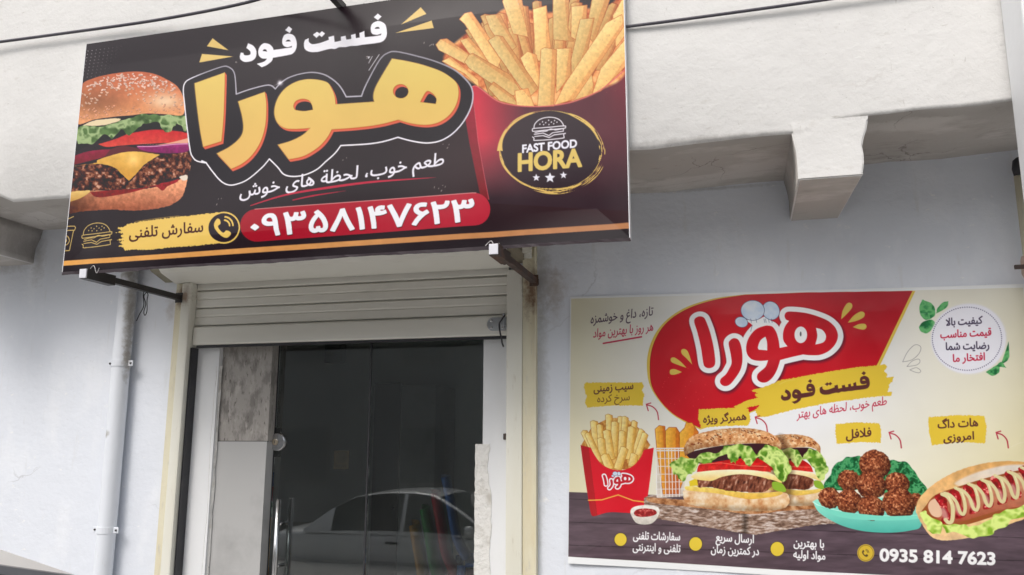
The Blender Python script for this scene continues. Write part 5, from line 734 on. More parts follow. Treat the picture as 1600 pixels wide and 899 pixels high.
blot(M['upper'], [(-.1, -.68, 3.02, .5, .2, .02), (1.0, -.68, 3.06, .5, .2, .02)], (.36, .345, .33), .6)  # darker line along the lower edge of the upper wall
M['cream'] = material('cream_enamel', (.70, .69, .62), .45, noise=[(2.5, 5, (.65, .63, .53), .5, .75, (1, 1, .25)), (22, 5, (.50, .46, .37), .62, .8, (3, 3, .5))], bump=[(40, 4, .001, one)])
M['slat'] = material('shutter_enamel', (.77, .76, .70), .42, noise=[(1.5, 5, (.72, .705, .64), .45, .72, (.4, 1, 2)), (9, 6, (.52, .50, .44), .62, .8, (.25, 1, 3)), (60, 4, (.30, .27, .22), .74, .82, one)], bump=[(4, 3, .002, (.4, 1, 1))])
M['strip'] = material('yellowed_paint', (.66, .62, .47), .6, noise=[(6, 5, (.62, .55, .38), .45, .7, (2, 2, .4)), (20, 5, (.52, .49, .42), .58, .75, (3, 3, .6))], bump=[(30, 4, .003, one)])
blot(M['strip'], [(-1.02, -.03, 2.5, .06, .3, .16), (-3.18, -.03, 2.56, .05, .2, .1)], (.17, .085, .04), .9)
blot(M['cream'], [(-3.15, -.03, 2.57, .04, .2, .07), (-1.05, -.03, 2.55, .03, .2, .12)], (.2, .1, .05), .8)
M['white'] = material('white_paint', (.74, .75, .765), .5, noise=[(3, 5, (.70, .71, .72), .5, .7, (1, 1, .4)), (30, 5, (.58, .575, .56), .68, .8, one)], bump=[(9, 3, .003, one)])
M['plaster_chip'] = material('chipped_filler', (.70, .69, .665), .85, noise=[(12, 6, (.50, .48, .44), .5, .66, one), (40, 5, (.36, .34, .31), .66, .76, one)], bump=[(24, 6, .012, one)])
M['pipe'] = material('painted_pipe', (.70, .73, .785), .5, noise=[(2, 5, (.63, .655, .70), .5, .7, (1, 1, .3)), (14, 6, (.44, .42, .38), .66, .78, (2, 2, .35))], bump=[(18, 4, .002, one)])
blot(M['pipe'], [(.045, -.02, 2.5, .03, .06, .3), (.02, -.04, 2.75, .06, .1, .16), (.05, -.01, 2.2, .02, .06, .14), (-.02, -.05, 1.75, .025, .05, .03)], (.27, .245, .21), .8)
M['dark_steel'] = material('dark_painted_steel', (.045, .042, .043), .5, .3, noise=[(12, 5, (.10, .085, .075), .6, .8, one)], bump=[(40, 4, .001, one)])
M['rust'] = material('rusty_steel', (.075, .055, .05), .7, .2, noise=[(9, 6, (.13, .07, .045), .48, .65, one), (40, 5, (.19, .16, .14), .62, .76, one)], bump=[(45, 5, .003, one)])
M['endcap'] = material('pale_foil', (.66, .66, .71), .45, noise=[(20, 4, (.7, .7, .74), .55, .75, one)])
M['black'] = material('black_rubber', (.025, .025, .03), .55, noise=[(8, 4, (.05, .05, .055), .5, .8, one)])
M['cable'] = material('cable_sheath', (.055, .05, .065), .45, noise=[(6, 4, (.09, .085, .1), .5, .8, one)])
M['steel'] = material('brushed_steel', (.62, .62, .63), .24, 1, noise=[(30, 4, (.48, .48, .49), .5, .75, (1, 1, 6))])
M['zinc'] = material('zinc_plate', (.50, .52, .54), .42, .8, noise=[(25, 5, (.38, .39, .40), .5, .7, one)])
M['grain'] = material('dark_wood_laminate', (.34, .318, .296), .5, noise=[(7, 7, (.21, .195, .18), .48, .6, (2, 3, 1)), (16, 6, (.42, .39, .365), .53, .68, (2.2, 3, .7)), (34, 4, (.09, .08, .07), .59, .70, (1.6, 2, .55))])
M['grey_panel'] = material('grey_laminate', (.42, .418, .415), .42, noise=[(3, 4, (.33, .327, .325), .5, .7, one), (50, 4, (.42, .42, .42), .68, .8, (4, 4, .3))])
M['glass'] = glass('dark_glass', (.84, .87, .86), .0)
M['car_glass'] = material('car_glass', (.018, .022, .024), .05, noise=[(3, 2, (.026, .03, .032), .4, .7, one)])
M['car_white'] = material('white_car_paint', (.74, .74, .735), .3, coat=.6, noise=[(4, 4, (.70, .70, .69), .5, .8, one)])
M['concrete'] = material('pavement_concrete', (.37, .36, .345), .9, noise=[(1.2, 6, (.36, .35, .335), .45, .7, one), (30, 5, (.36, .35, .33), .6, .8, one)], bump=[(60, 4, .003, one)])
M['asphalt'] = material('asphalt', (.052, .051, .05), .9, noise=[(90, 3, (.10, .10, .098), .6, .8, one), (.6, 5, (.065, .063, .06), .45, .7, one)], bump=[(140, 2, .003, one)])
M['earth'] = material('dusty_ground', (.20, .17, .13), .95, noise=[(.2, 6, (.16, .14, .10), .45, .7, one), (8, 5, (.24, .21, .165), .55, .75, one)])
M['inner_wall'] = material('inner_wall_paint', (.72, .73, .71), .8, noise=[(1.4, 5, (.65, .66, .645), .45, .7, one)])
M['tile'] = material('inner_floor_tile', (.28, .27, .26), .35, noise=[(3, 4, (.24, .235, .22), .5, .7, one)])
M['brick'] = material('far_wall_render', (.42, .41, .395), .9, noise=[(.7, 6, (.36, .35, .335), .45, .7, one), (8, 5, (.24, .225, .205), .6, .8, (1, 1, .4))])
M['far_win'] = material('far_window_curtain', (.30, .295, .285), .6, noise=[(5, 3, (.24, .235, .23), .45, .7, (8, 1, .3))])
def plain(n, c, r=.45): return material(n, c, r, noise=[(6, 4, tuple(k*.86 for k in c), .5, .75, one)])

# ------------------------------------------------------------------ ground
def sheet(name, x0, x1, y0, y1, z, m):
    bm = bmesh.new(); bm.faces.new([bm.verts.new(p) for p in ((x0, y0, z), (x1, y0, z), (x1, y1, z), (x0, y1, z))]); return tag(obj(name, bm, m), kind='structure')
sheet('ground', -900, 900, -900, 900, -.67, M['earth'])
sheet('road', -200, 200, -15.5, -6.75, -.66, M['asphalt'])
bm = B(-60, 60, -6.6, 0, -.8, 0); tag(obj('pavement', bm, M['concrete']), kind='structure')
tag(obj('kerb', B(-60, 60, -6.76, -6.603, -.8, .02, bev=.015), M['concrete']), kind='structure')

# ------------------------------------------------------------------ the shop building
def wonk(bm, amp, sc_=2.2, seed=0):
    from mathutils import noise as N
    for v in bm.verts:
        p = v.co*sc_+Vector((seed, seed*.7, 0)); v.co += Vector((N.noise(p), N.noise(p+Vector((9, 0, 0))), N.noise(p+Vector((0, 9, 0)))))*amp
def cut_x(bm, step):
    xs = [v.co.x for v in bm.verts]; x = min(xs)+step
    while x < max(xs):
        bmesh.ops.bisect_plane(bm, geom=bm.verts[:]+bm.edges[:]+bm.faces[:], plane_co=(x, 0, 0), plane_no=(1, 0, 0)); x += step
shop = thing('shop_building', 'rendered street building with a jutting cream upper wall over a pale blue ground floor', 'building', (-.5, 0, 0))
off = Vector((.5, 0, 0))
def sobj(name, bm, m, **k):
    o = obj(name, bm, m, shop, **k); o.location = off; return o
# upper wall: overhanging front with its underside; the lower edge wanders like hand-thrown plaster
bm = bmesh.new(); xs = np.arange(-9, 9.01, .11); edge = []
for x in xs:
    zb = 3.055 if x < -3.9 else 3.007 if x < .43 else 3.052
    zb += .006*math.sin(x*3.1)+.004*math.sin(x*9.7+1)+random.Random(int(x*100)).uniform(-.002, .002)+(.03*max(0, min(1, (x-.6)/.8)) if x > .57 else 0)
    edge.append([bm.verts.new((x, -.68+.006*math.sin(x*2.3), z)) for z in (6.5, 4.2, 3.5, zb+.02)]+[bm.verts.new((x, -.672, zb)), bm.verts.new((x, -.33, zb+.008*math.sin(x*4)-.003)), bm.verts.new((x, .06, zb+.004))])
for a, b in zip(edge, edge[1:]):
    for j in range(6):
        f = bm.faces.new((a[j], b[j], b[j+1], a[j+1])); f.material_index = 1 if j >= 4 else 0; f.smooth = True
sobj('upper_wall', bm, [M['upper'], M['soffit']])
sobj('roof_slab', B(-9, 9, -.68, 7, 6.503, 6.62), M['soffit'])
for x0, x1, zb in ((.292, .572, 2.803), (-4.62, -4.30, 2.83)):
    bm = bmesh.new(); prof = []
    zs = [3.06, 3.04, 3.0, 2.965, 2.93, 2.895, 2.86, zb+.012, zb] if x0 > 0 else [3.06, 3.0, 2.93, 2.87, zb]
    q = lambda z: .5-.5*math.cos(math.pi*max(0, min(1, (3.05-z)/.15)))
    rows = [[bm.verts.new((x, y, z)) for x, y in ((x0-.012+.022*q(z), .05), (x0-.014+.018*q(z), -.6785), (x1+.014-.036*q(z)+.012*max(0, 1-abs(z-2.88)/.06), -.6785), (x1+.006-.05*q(z), .05))] for z in zs]
    for a, b in zip(rows, rows[1:]):
        for j in range(4): bm.faces.new((a[j], a[(j+1) % 4], b[(j+1) % 4], b[j]))
    f = bm.faces.new(rows[-1]); bm.faces.new(rows[0][::-1]); bmesh.ops.recalc_face_normals(bm, faces=bm.faces)
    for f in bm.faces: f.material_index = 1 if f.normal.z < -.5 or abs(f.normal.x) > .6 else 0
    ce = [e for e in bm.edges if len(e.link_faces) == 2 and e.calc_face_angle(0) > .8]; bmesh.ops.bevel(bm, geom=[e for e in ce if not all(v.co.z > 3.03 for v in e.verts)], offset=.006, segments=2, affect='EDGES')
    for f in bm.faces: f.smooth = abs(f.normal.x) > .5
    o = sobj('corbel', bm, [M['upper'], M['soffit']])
bm = bmesh.new(); box(bm, -9, -3.14, 0, .28, -.1, 3.09); box(bm, -1.09, 9, 0, .28, -.1, 3.09); box(bm, -3.137, -1.093, .05, .28, 2.62, 3.09)
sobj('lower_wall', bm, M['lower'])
sobj('door_step', B(-3.137, -1.093, -.02, .28, -.05, .14, bev=.008), M['concrete'])
# shop room behind the glass
bm = bmesh.new(); box(bm, -4.6, -.3, .285, 2.6, .0, .14, mi=1); box(bm, -4.7, -4.6, .285, 2.7, 0, 3); box(bm, -.3, -.2, .285, 2.7, 0, 3); box(bm, -4.6, -.3, 2.6, 2.7, 0, 3); box(bm, -4.7, -.2, .285, 2.7, 3.003, 3.05)
sobj('shop_room', bm, [M['inner_wall'], M['tile']])
# reveals and linings beside the glass
bm = B(-3.137, -2.955, .053, .24, .143, 2.5); sobj('left_lining', bm, M['white'])
sobj('laminate_panel', B(-2.954, -2.622, .088, .24, 1.712, 2.5), M['grain']); sobj('joint_strip', B(-2.954, -2.6215, .0855, .1, 1.7085, 1.7125), M['black']); sobj('grey_panel', B(-2.954, -2.622, .082, .24, .143, 1.709), M['grey_panel'])
bm = bmesh.new(); n = 26; rv = random.Random(2)      # filler between panel and lining, ragged
L = [bm.verts.new((-2.97+rv.uniform(-.006, .006), .0515, .15+i*(2.0/n))) for i in range(n+1)]; Q = [bm.verts.new((-2.948+rv.uniform(-.004, .006), .0765, .15+i*(2.0/n))) for i in range(n+1)]
for i in range(n): bm.faces.new((L[i], Q[i], Q[i+1], L[i+1]))
sobj('filler', bm, M['plaster_chip'])
bm = B(-1.312, -1.095, .055, .24, .143, 2.5); sobj('right_lining', bm, M['white'])
bm = bmesh.new(); n = 60; L = [bm.verts.new((-1.352+rv.uniform(-.002, .002), .051, .145+i*1.555/n)) for i in range(n+1)]; Q = [bm.verts.new((-1.268+rv.uniform(-.006, .006)+.012*math.sin(i*.31)*math.sin(i*.13+1), .0515, .145+i*1.555/n)) for i in range(n+1)]
for i in range(n): bm.faces.new((L[i], Q[i], Q[i+1], L[i+1]))
r = bmesh.ops.extrude_face_region(bm, geom=bm.faces[:]); bmesh.ops.translate(bm, verts=[v for v in r['geom'] if isinstance(v, bmesh.types.BMVert)], vec=(0, .15, 0)); sobj('filler', bm, M['plaster_chip'])
bm = bmesh.new(); box(bm, -1.195, -1.15, .046, .056, 1.725, 1.755, bev=.004); wonk(bm, .006, 30); sobj('chipped_spot', bm, M['rust'])

# ------------------------------------------------------------------ roller shutter
sh = thing('roller_shutter', 'cream metal roller shutter pulled up above the dark glass door', 'roller shutter', (-2.13, 0, .14))
def shobj(name, bm, m, **k):
    o = obj(name, bm, m, sh, **k); o.location = (2.13, 0, -.14); return o
prof = []; z = 2.385
for k in range(3):
    h = .107; prof += [(.034, z+.001), (.034, z+.004), (.018, z+.006), (.0145, z+.012), (.0145, z+.05), (.0185, z+.058), (.0145, z+.066), (.0135, z+h-.008), (.018, z+h-.003)]; z += h
prof = prof+[(.02, 2.72), (.05, 2.72), (.05, 2.385)]
bm = bmesh.new(); extrude_x(bm, prof, -3.11, -1.16); shobj('curtain', bm, M['slat'])
bm = bmesh.new(); extrude_x(bm, [(.0, 2.279), (.0, 2.372), (.006, 2.381), (.04, 2.381), (.04, 2.27), (.012, 2.27), (.004, 2.273)], -3.108, -1.16); shobj('bottom_bar', bm, M['slat'])
shobj('rubber_seal', B(-3.085, -1.161, .008, .036, 2.256, 2.2695), M['black'])
bm = B(-3.178, -3.112, -.045, .05, .145, 2.645, bev=.012); shobj('guide_rail', bm, M['cream'])
shobj('rail_gap_strip', B(-3.1115, -3.099, -.01, .05, .145, 2.255), M['black'])  # black strip painted in for the dark shaded gap beside the rail
bm = B(-1.158, -1.072, -.04, .05, .145, 2.62, bev=.006); shobj('guide_rail', bm, M['cream'])
bm = B(-3.222, -3.1785, -.035, .0, .145, 2.64, bev=.004); shobj('frame_angle', bm, M['strip'])
bm = B(-1.0715, -1.004, -.032, .0, .145, 2.98, bev=.004); box(bm, -1.006, -.998, -.04, -.0, .145, 2.98); shobj('frame_angle', bm, M['strip'])
hp = [(.0, 2.64), (-.03, 2.643), (-.165, 2.682), (-.215, 2.725), (-.215, 2.735), (-.22, 2.74), (-.22, 2.93), (-.16, 2.985), (0, 2.99)]
bm = bmesh.new(); extrude_x(bm, hp, -3.235, -1.13); shobj('hood', bm, M['slat'])
bm = bmesh.new(); extrude_x(bm, [(-.0, 2.66), (-.13, 2.70), (-.19, 2.74), (-.19, 2.95), (0, 2.98)], -3.33, -3.2355); shobj('hood_end_plate', bm, plain('olive_end_plate', (.26, .24, .17)))
bm = bmesh.new(); extrude_x(bm, [(-.0, 2.66), (-.16, 2.72), (-.2, 2.76), (-.2, 2.95), (0, 2.98)], -1.1295, -1.06); shobj('hood_end_plate', bm, plain('olive_end_plate', (.25, .22, .165)))
bm = bmesh.new(); wonk(extrude_x(bm, [(-.05, 2.68), (-.06, 2.76), (-.04, 2.79), (-.02, 2.7)], -1.06, -1.02), .012, 20); box(bm, -1.05, -1.0, -.12, -.11, 2.69, 2.85); shobj('bent_flashing', bm, M['cream'])
bm = bmesh.new(); lathe(bm, [(.004, 0), (.014, .002), (.016, .012), (.006, .03), (.005, .06)], (-1.15, -.13, 2.645), (0.3, 1, .02), 10); shobj('bolt', bm, M['rust'])
# latch plate with screws and a wire through it
bm = bmesh.new(); P = [(-1.245+.03*math.cos(t), 2.333+.036*math.sin(t)) for t in np.linspace(math.pi/2, 1.5*math.pi, 10)]+[(-1.161, 2.297), (-1.161, 2.369)]
a = [bm.verts.new((x, -.001, z)) for x, z in P]; b = [bm.verts.new((x, -.006, z)) for x, z in P]; bm.faces.new(b)
for i in range(len(P)): bm.faces.new((a[i], a[(i+1) % len(P)], b[(i+1) % len(P)], b[i]))
la = shobj('latch', bm, M['zinc'])
for x, z in ((-1.25, 2.352), (-1.25, 2.315), (-1.185, 2.355), (-1.185, 2.312)): o = obj('screw', lathe(bmesh.new(), [(.009, 0), (.008, .003), (.004, .005)], (x, -.006, z), (0, -1, 0), 10), M['steel'], la)
o = obj('latch_hasp', box(B(-1.19, -1.16, -.03, -.0065, 2.32, 2.365, bev=.004), -1.178, -1.168, -.042, -.03, 2.30, 2.385, bev=.003), M['zinc'], la)
wr = obj('tie_wire', T(spline([(-1.168, -.035, 2.375), (-1.18, -.05, 2.35), (-1.195, -.045, 2.325), (-1.19, -.045, 2.28), (-1.182, -.045, 2.25), (-1.178, -.047, 2.225), (-1.17, -.05, 2.205)]), .0045, 6), M['black'])
tag(wr, 'short dark wire twisted through the steel latch of the shutter', 'wire')

# ------------------------------------------------------------------ glass door
gd = thing('glass_door', 'dark frameless glass door with a round lock and steel pull handles', 'door', (-1.97, .165, .14))
def gobj(name, bm, m, par=None, **k):
    o = obj(name, bm, m, par or gd, **k)
    if par is None: o.location = (1.97, -.165, -.14)
    return o
gobj('pane', B(-2.617, -2.028, .16, .17, .15, 2.46), M['glass']); gobj('side_pane', B(-2.018, -1.314, .163, .173, .145, 2.46), M['glass'])
gobj('edge_seal', B(-2.621, -2.6175, .155, .175, .15, 2.46), M['black']); gobj('edge_seal', B(-2.0275, -2.0185, .158, .175, .15, 2.46), M['black'])
gobj('head_rail', B(-2.62, -1.314, .15, .185, 2.4605, 2.5), M['dark_steel'])
lk = gobj('lock', lathe(bmesh.new(), [(.052, 0), (.054, .006), (.05, .016), (.046, .019)], (-2.593, .16, 1.706), (0, -1, 0), 28), M['steel'], smooth=False)
gobj('cylinder', lathe(bmesh.new(), [(.018, 0), (.018, .006), (.014, .008)], (-2.603, .141, 1.706), (0, -1, 0), 16), plain('worn_brass', (.32, .27, .2), .35), lk); gobj('keyhole', B(-2.605, -2.601, .1315, .1328, 1.698, 1.715), M['black'], lk)
gobj('strike_plate', B(-2.621, -2.59, .17, .19, 1.62, 1.79, bev=.004), M['dark_steel'])
for yy, sg in ((.095, 1), (.235, -1)):
    h_ = gobj('pull_handle', T([(-2.535, yy, .68), (-2.535, yy, 1.385)], .0155, 14), M['steel'], smooth=True)
    for zz in (.80, 1.02, 1.25): gobj('standoff', T([(-2.535, yy+.012*sg, zz), (-2.535, .165-.006*sg, zz)], .011, 12), M['steel'], h_, smooth=True)
bm = bmesh.new(); box(bm, -2.24, -2.145, .1735, .1745, 1.555, 1.66); st = obj('door_sticker', bm, plain('ochre_paper', (.15, .095, .04), .6)); tag(st, 'small square ochre sticker stuck inside the dark glass', 'sticker')
bm = bmesh.new(); lathe(bm, [(.032, 0), (.032, .0006), (.022, .0007), (.022, .0002)], (-2.192, .1733, 1.622), (0, -1, 0), 20); box(bm, -2.225, -2.16, .1727, .1732, 1.572, 1.58); obj('sticker_print', bm, plain('dark_ink', (.09, .06, .03)), st)

# ------------------------------------------------------------------ things inside the shop
def chair(x, y, z, col, name, label):
    t = thing('plastic_chair', label, 'chair', (x, y, z), R(20), 'stacked plastic chairs inside the shop'); t.scale = (1.12, 1.12, 1.06); m = plain(name, col, .35)
    bp = spline([(-.26, 0, .98), (-.225, 0, .80), (-.19, 0, .62), (-.13, 0, .50)], 5)
    bm = bmesh.new(); rows = []
    for i, p in enumerate(bp):
        w_ = .20+.03*math.sin(i/len(bp)*2.6); rows.append([bm.verts.new((p.x-.035*abs(s)**2, s*w_, p.z)) for s in (-1, -.5, 0, .5, 1)])
    for a, b in zip(rows, rows[1:]):
        for j in range(4): bm.faces.new((a[j], a[j+1], b[j+1], b[j]))
    r_ = bmesh.ops.extrude_face_region(bm, geom=bm.faces[:]); bmesh.ops.translate(bm, verts=[v for v in r_['geom'] if isinstance(v, bmesh.types.BMVert)], vec=(.022, 0, .004)); obj('backrest', bm, m, t, smooth=True)
    bm = B(-.15, .27, -.22, .22, .46, .485, bev=.012); obj('seat', bm, m, t)
    for sx, sy in ((-.17, -.2), (-.17, .2), (.25, -.2), (.25, .2)): obj('leg', T([(sx, sy, .47), (sx*1.18, sy*1.1, 0)], [.026, .018], 8), m, t)
    return t
for k, (c, nm) in enumerate((((.55, .26, .03), 'orange'), ((.04, .26, .07), 'green'), ((.45, .035, .05), 'red'), ((.05, .16, .48), 'blue'))):
    chair(-1.80+.062*k, 1.15+.022*k, .145+.10*k, c, nm+'_plastic', '%s plastic chair %s inside the shop' % (nm, ('at the bottom of the stack', 'second from the bottom of the stack', 'third from the bottom of the stack', 'on top of the stack')[k]))
bm = B(-3.56, -3.40, 2.48, 2.598, 2.40, 2.58, bev=.01); tag(obj('electric_box', bm, plain('grey_box', (.22, .24, .23))), 'small square electric box high on the back wall seen through the glass', 'electric box')
cb = thing('wall_cabinet', 'pale cabinet with dark door standing at the back of the shop', 'cabinet', (-2.62, 2.3, .14))
obj('carcass', B(-.28, .28, -.2, .28, 0, 2.02, bev=.008), plain('pale_board', (.34, .35, .35)), cb); obj('cabinet_door', B(-.25, -.02, -.222, -.2015, .06, 2.04, bev=.004), plain('dark_door', (.05, .055, .06)), cb); obj('knob', lathe(bmesh.new(), [(.012, 0), (.016, .02), (.01, .03)], (-.05, -.222, 1.05), (0, -1, 0), 12), M['steel'], cb)
ct = thing('counter', 'low serving counter at the back right of the shop', 'counter', (-1.15, 2.1, .14))
obj('counter_body', B(-.5, .6, -.25, .3, 0, 1.0, bev=.01), plain('counter_front', (.20, .19, .18)), ct); obj('counter_top', B(-.54, .64, -.3, .34, 1.001, 1.04, bev=.006), plain('counter_slab', (.42, .41, .4), .3), ct)

# ------------------------------------------------------------------ sign brackets, downpipe, cables, columns
def bracket(x, m, label, zc=2.553):
    t = thing('sign_bracket', label, 'bracket', (x, 0, zc), 0, 'steel arms under the big sign')
    obj('arm', T([(0, .02, 0), (0, -.63, .002)], .0155, 4, square=True), m, t); obj('foot', B(-.024, .024, -.80, -.60, -.028, .026, bev=.003), m, t); obj('end_cap', B(-.021, .021, -.808, -.8005, -.025, .022, bev=.002), M['endcap'], t); obj('wall_plate', B(-.024, .024, -.05, -.045, -.03, .03, bev=.002), m, t)
    return t
bracket(-3.19, M['dark_steel'], 'thin dark steel arm under the left end of the big sign')
bracket(-1.005, M['rust'], 'rusty steel arm under the right half of the big sign')
tp = thing('sign_bracket', 'dark square steel arm sticking out over the top edge of the big sign', 'bracket', (-1.86, -.68, 3.905))
obj('arm', T([(0, .02, 0), (0, -.52, 0)], .0165, 4, square=True), M['dark_steel'], tp); obj('end_clip', B(-.03, .03, -.34, -.27, -.03, .03, bev=.006), M['zinc'], tp)
w1 = obj('tie_wire', T(spline([(-3.185, -.33, 2.54), (-3.2, -.335, 2.515), (-3.188, -.33, 2.47), (-3.196, -.33, 2.425), (-3.186, -.33, 2.405), (-3.175, -.33, 2.43), (-3.181, -.33, 2.49), (-3.178, -.33, 2.525), (-3.19, -.345, 2.545), (-3.205, -.335, 2.52), (-3.2, -.33, 2.46), (-3.225, -.33, 2.41), (-3.24, -.33, 2.375)], 5), .0028, 5), M['black'])
tag(w1, 'thin black wire looped and hanging from the left sign arm', 'wire')
dp = thing('downpipe', 'painted round downpipe on the pale wall left of the shutter', 'downpipe', (-3.545, -.06, 0))
obj('pipe', T([(0, 0, .0), (-.002, 0, .6), (.003, 0, 1.3), (-.002, 0, 2.2), (.004, .0, 3.02)], .051, 22), M['pipe'], dp, smooth=True).location = (0, 0, 0)
obj('socket', lathe(bmesh.new(), [(.0515, -.05), (.056, -.047), (.057, .05), (.0515, .053)], (0, 0, .72), (0, 0, 1), 22), M['pipe'], dp, smooth=False)
for zc in (2.166, 1.205):
    c_ = obj('clamp', lathe(bmesh.new(), [(.0535, -.02), (.055, -.018), (.055, .018), (.0535, .02)], (0, 0, zc), (0, 0, 1), 22), M['pipe'], dp)
    for s in (-1, 1): obj('clamp_lug', box(bmesh.new(), s*.067-.02, s*.067+.02, -.01, -.004, zc-.017, zc+.017, bev=.003), M['pipe'], c_)
    for s in (-1, 1): obj('screw', lathe(bmesh.new(), [(.007, 0), (.006, .004)], (s*.073, -.01, zc), (0, -1, 0), 8), M['dark_steel'], c_)
pc = thing('square_column', 'tall white square metal column in front of the wall at the far right', 'column', (1.26, -.8, 0))
obj('shaft', B(-.145, .155, -.12, .1, 0.012, 6.2, bev=.012), M['white'], pc); obj('base_plate', B(-.2, .21, -.17, .15, 0, .0118), M['zinc'], pc)
gp = thing('gas_pipe', 'beige gas pipe with a black top cap behind the white column', 'pipe', (1.315, -.07, 0))
obj('pipe', T([(0, 0, 0), (0, 0, 2.93)], .024, 16), M['strip'], gp, smooth=True).location = (0, 0, 0); obj('cap', lathe(bmesh.new(), [(.02, -.045), (.034, -.038), (.04, 0), (.034, .038), (.02, .05)], (.012, 0, 2.968), (0, 0, 1), 20), M['black'], gp, smooth=True); obj('valve', lathe(bmesh.new(), [(.03, -.05), (.036, -.03), (.036, .03), (.03, .05)], (0, 0, 2.50), (0, 0, 1), 16), plain('primer_pink', (.5, .36, .3)), gp); obj('valve_lever', B(-.075, -.02, -.045, -.03, 2.485, 2.505, bev=.004), M['rust'], gp)
def cable(pts, r, label, shadow=None):
    o = obj('overhead_cable', T(spline(pts, 8), r, 8), M['cable'], smooth=True); return tag(o, label, 'cable')
cable([(-9.5, -.90, 4.10), (-5.4, -.735, 3.99), (-4.01, -.72, 3.976), (-3.64, -.722, 3.969), (-2.95, -.73, 3.958), (-2.35, -.80, 3.935), (-1.98, -.93, 3.90), (-1.86, -.99, 3.885)], .0085, 'dark cable running left along the upper wall from the sign arm')
cable([(-1.2, -.695, 3.60), (-.41, -.70, 3.588), (-.03, -.702, 3.588), (.45, -.702, 3.595), (1.0, -.705, 3.61), (2.2, -.72, 3.66), (9, -.9, 3.9)], .0075, 'dark cable running right along the upper wall from behind the sign')

# ------------------------------------------------------------------ the two printed sheets
def print_material(name, rough, spec, bump):
    m = bpy.data.materials.new(name); m.use_nodes = True; n = m.node_tree.nodes; l = m.node_tree.links; b = n['Principled BSDF']
    a = n.new('ShaderNodeVertexColor'); a.layer_name = 'ink'; t = n.new('ShaderNodeTexNoise'); t.inputs['Scale'].default_value = 5; tc = n.new('ShaderNodeTexCoord'); l.new(tc.outputs['Object'], t.inputs[0])
    mr = n.new('ShaderNodeMapRange'); mr.inputs[3].default_value = .96; mr.inputs[4].default_value = 1.04; l.new(t.outputs[0], mr.inputs[0]); mx = n.new('ShaderNodeVectorMath'); mx.operation = 'SCALE'; l.new(a.outputs[0], mx.inputs[0]); l.new(mr.outputs[0], mx.inputs['Scale']); l.new(mx.outputs[0], b.inputs['Base Color'])
    r2_ = n.new('ShaderNodeMapRange'); r2_.inputs[3].default_value = rough*.85; r2_.inputs[4].default_value = rough*1.15; l.new(t.outputs[0], r2_.inputs[0]); l.new(r2_.outputs[0], b.inputs['Roughness']); b.inputs['Specular IOR Level'].default_value = spec
    prev = None
    for s, d in bump:
        q = n.new('ShaderNodeTexNoise'); q.inputs['Scale'].default_value = s; q.inputs['Detail'].default_value = 3; l.new(tc.outputs['Object'], q.inputs[0]); bp = n.new('ShaderNodeBump'); bp.inputs['Distance'].default_value = d; l.new(q.outputs[0], bp.inputs['Height'])
        if prev: l.new(prev, bp.inputs['Normal'])
        prev = bp.outputs[0]
    l.new(prev, b.inputs['Normal']); return m
def build_sheet(S, root, place, mat, gain, glare, base):
    """cuts the painted grid into one mesh per printed motif (no two overlap) and hangs them on their thing"""
    V = S.C.astype(np.float64); L = np.where(V <= .04045, V/12.92, ((V+.055)/1.055)**2.4); g_ = L.mean(-1, keepdims=True); L = np.clip((g_+(L-g_)*base)*gain-glare, .003, .82)
    H_, W_ = S.Hh, S.W; u, v = np.meshgrid(np.arange(W_)/(W_-1), np.arange(H_)/(H_-1)); P = place(u, v); idx = np.arange(H_*W_).reshape(H_, W_)
    Q = np.stack([idx[:-1, :-1], idx[1:, :-1], idx[1:, 1:], idx[:-1, 1:]], -1).reshape(-1, 4); ID = S.ID[:-1, :-1].reshape(-1); ID = np.where(ID == 0, 1, ID)
    for k, nm in enumerate(S.names):
        q = Q[ID == k]
        if k == 0 or len(q) == 0: continue
        used, inv = np.unique(q, return_inverse=True); me = bpy.data.meshes.new(nm); nv, nf = len(used), len(q)
        me.vertices.add(nv); me.loops.add(nf*4); me.polygons.add(nf)
        me.vertices.foreach_set('co', P.reshape(-1, 3)[used].astype(np.float32).ravel()); me.loops.foreach_set('vertex_index', inv.astype(np.int32).ravel())
        me.polygons.foreach_set('loop_start', np.arange(0, nf*4, 4, dtype=np.int32)); me.polygons.foreach_set('use_smooth', np.ones(nf, dtype=bool))
        ca = me.color_attributes.new('ink', 'FLOAT_COLOR', 'POINT'); c = np.ones((nv, 4), np.float32); c[:, :3] = L.reshape(-1, 3)[used]; ca.data.foreach_set('color', c.ravel())
        me.update(calc_edges=True); me.materials.append(mat); o = bpy.data.objects.new(nm, me); COL.objects.link(o); o.parent = root
SX0, SX1, SZ0, SZ1, SY = -3.385, -.410, 2.582, 3.87, -.74
sign = thing('shop_sign', 'wide dark fast food banner sign with yellow lettering, burger and chips', 'sign', ((SX0+SX1)/2, -.72, SZ0))
S = paint_sign([pix(p) for p in ((SX0, SY, SZ1), (SX1, SY, SZ1), (SX1, SY, SZ0), (SX0, SY, SZ0))], 1240, 537)
def place_sign(u, v):
    x = (u-.5)*(SX1-SX0); z = (1-v)*(SZ1-SZ0); e = np.minimum(np.minimum(u, 1-u)*2.3, np.minimum(v, 1-v)); e = np.clip(e*9, 0, 1)
    y = e*(.005*np.sin(u*6.5+v*2)+.004*np.sin(u*15+1+v*5)*v+.0025*np.sin(v*11+u*3))+.006*np.exp(-((u-.79)**2*900+(v-1)**2*40))-.004*np.exp(-((u-.065)**2*1500+(v-1)**2*60))
    return np.stack([x, SY+.72+y, z], -1)
build_sheet(S, sign, place_sign, print_material('glossy_banner_print', .22, .30, [(1.6, .003)]), .95, .020, 1.06)
hw, hh = (SX1-SX0)/2, SZ1-SZ0
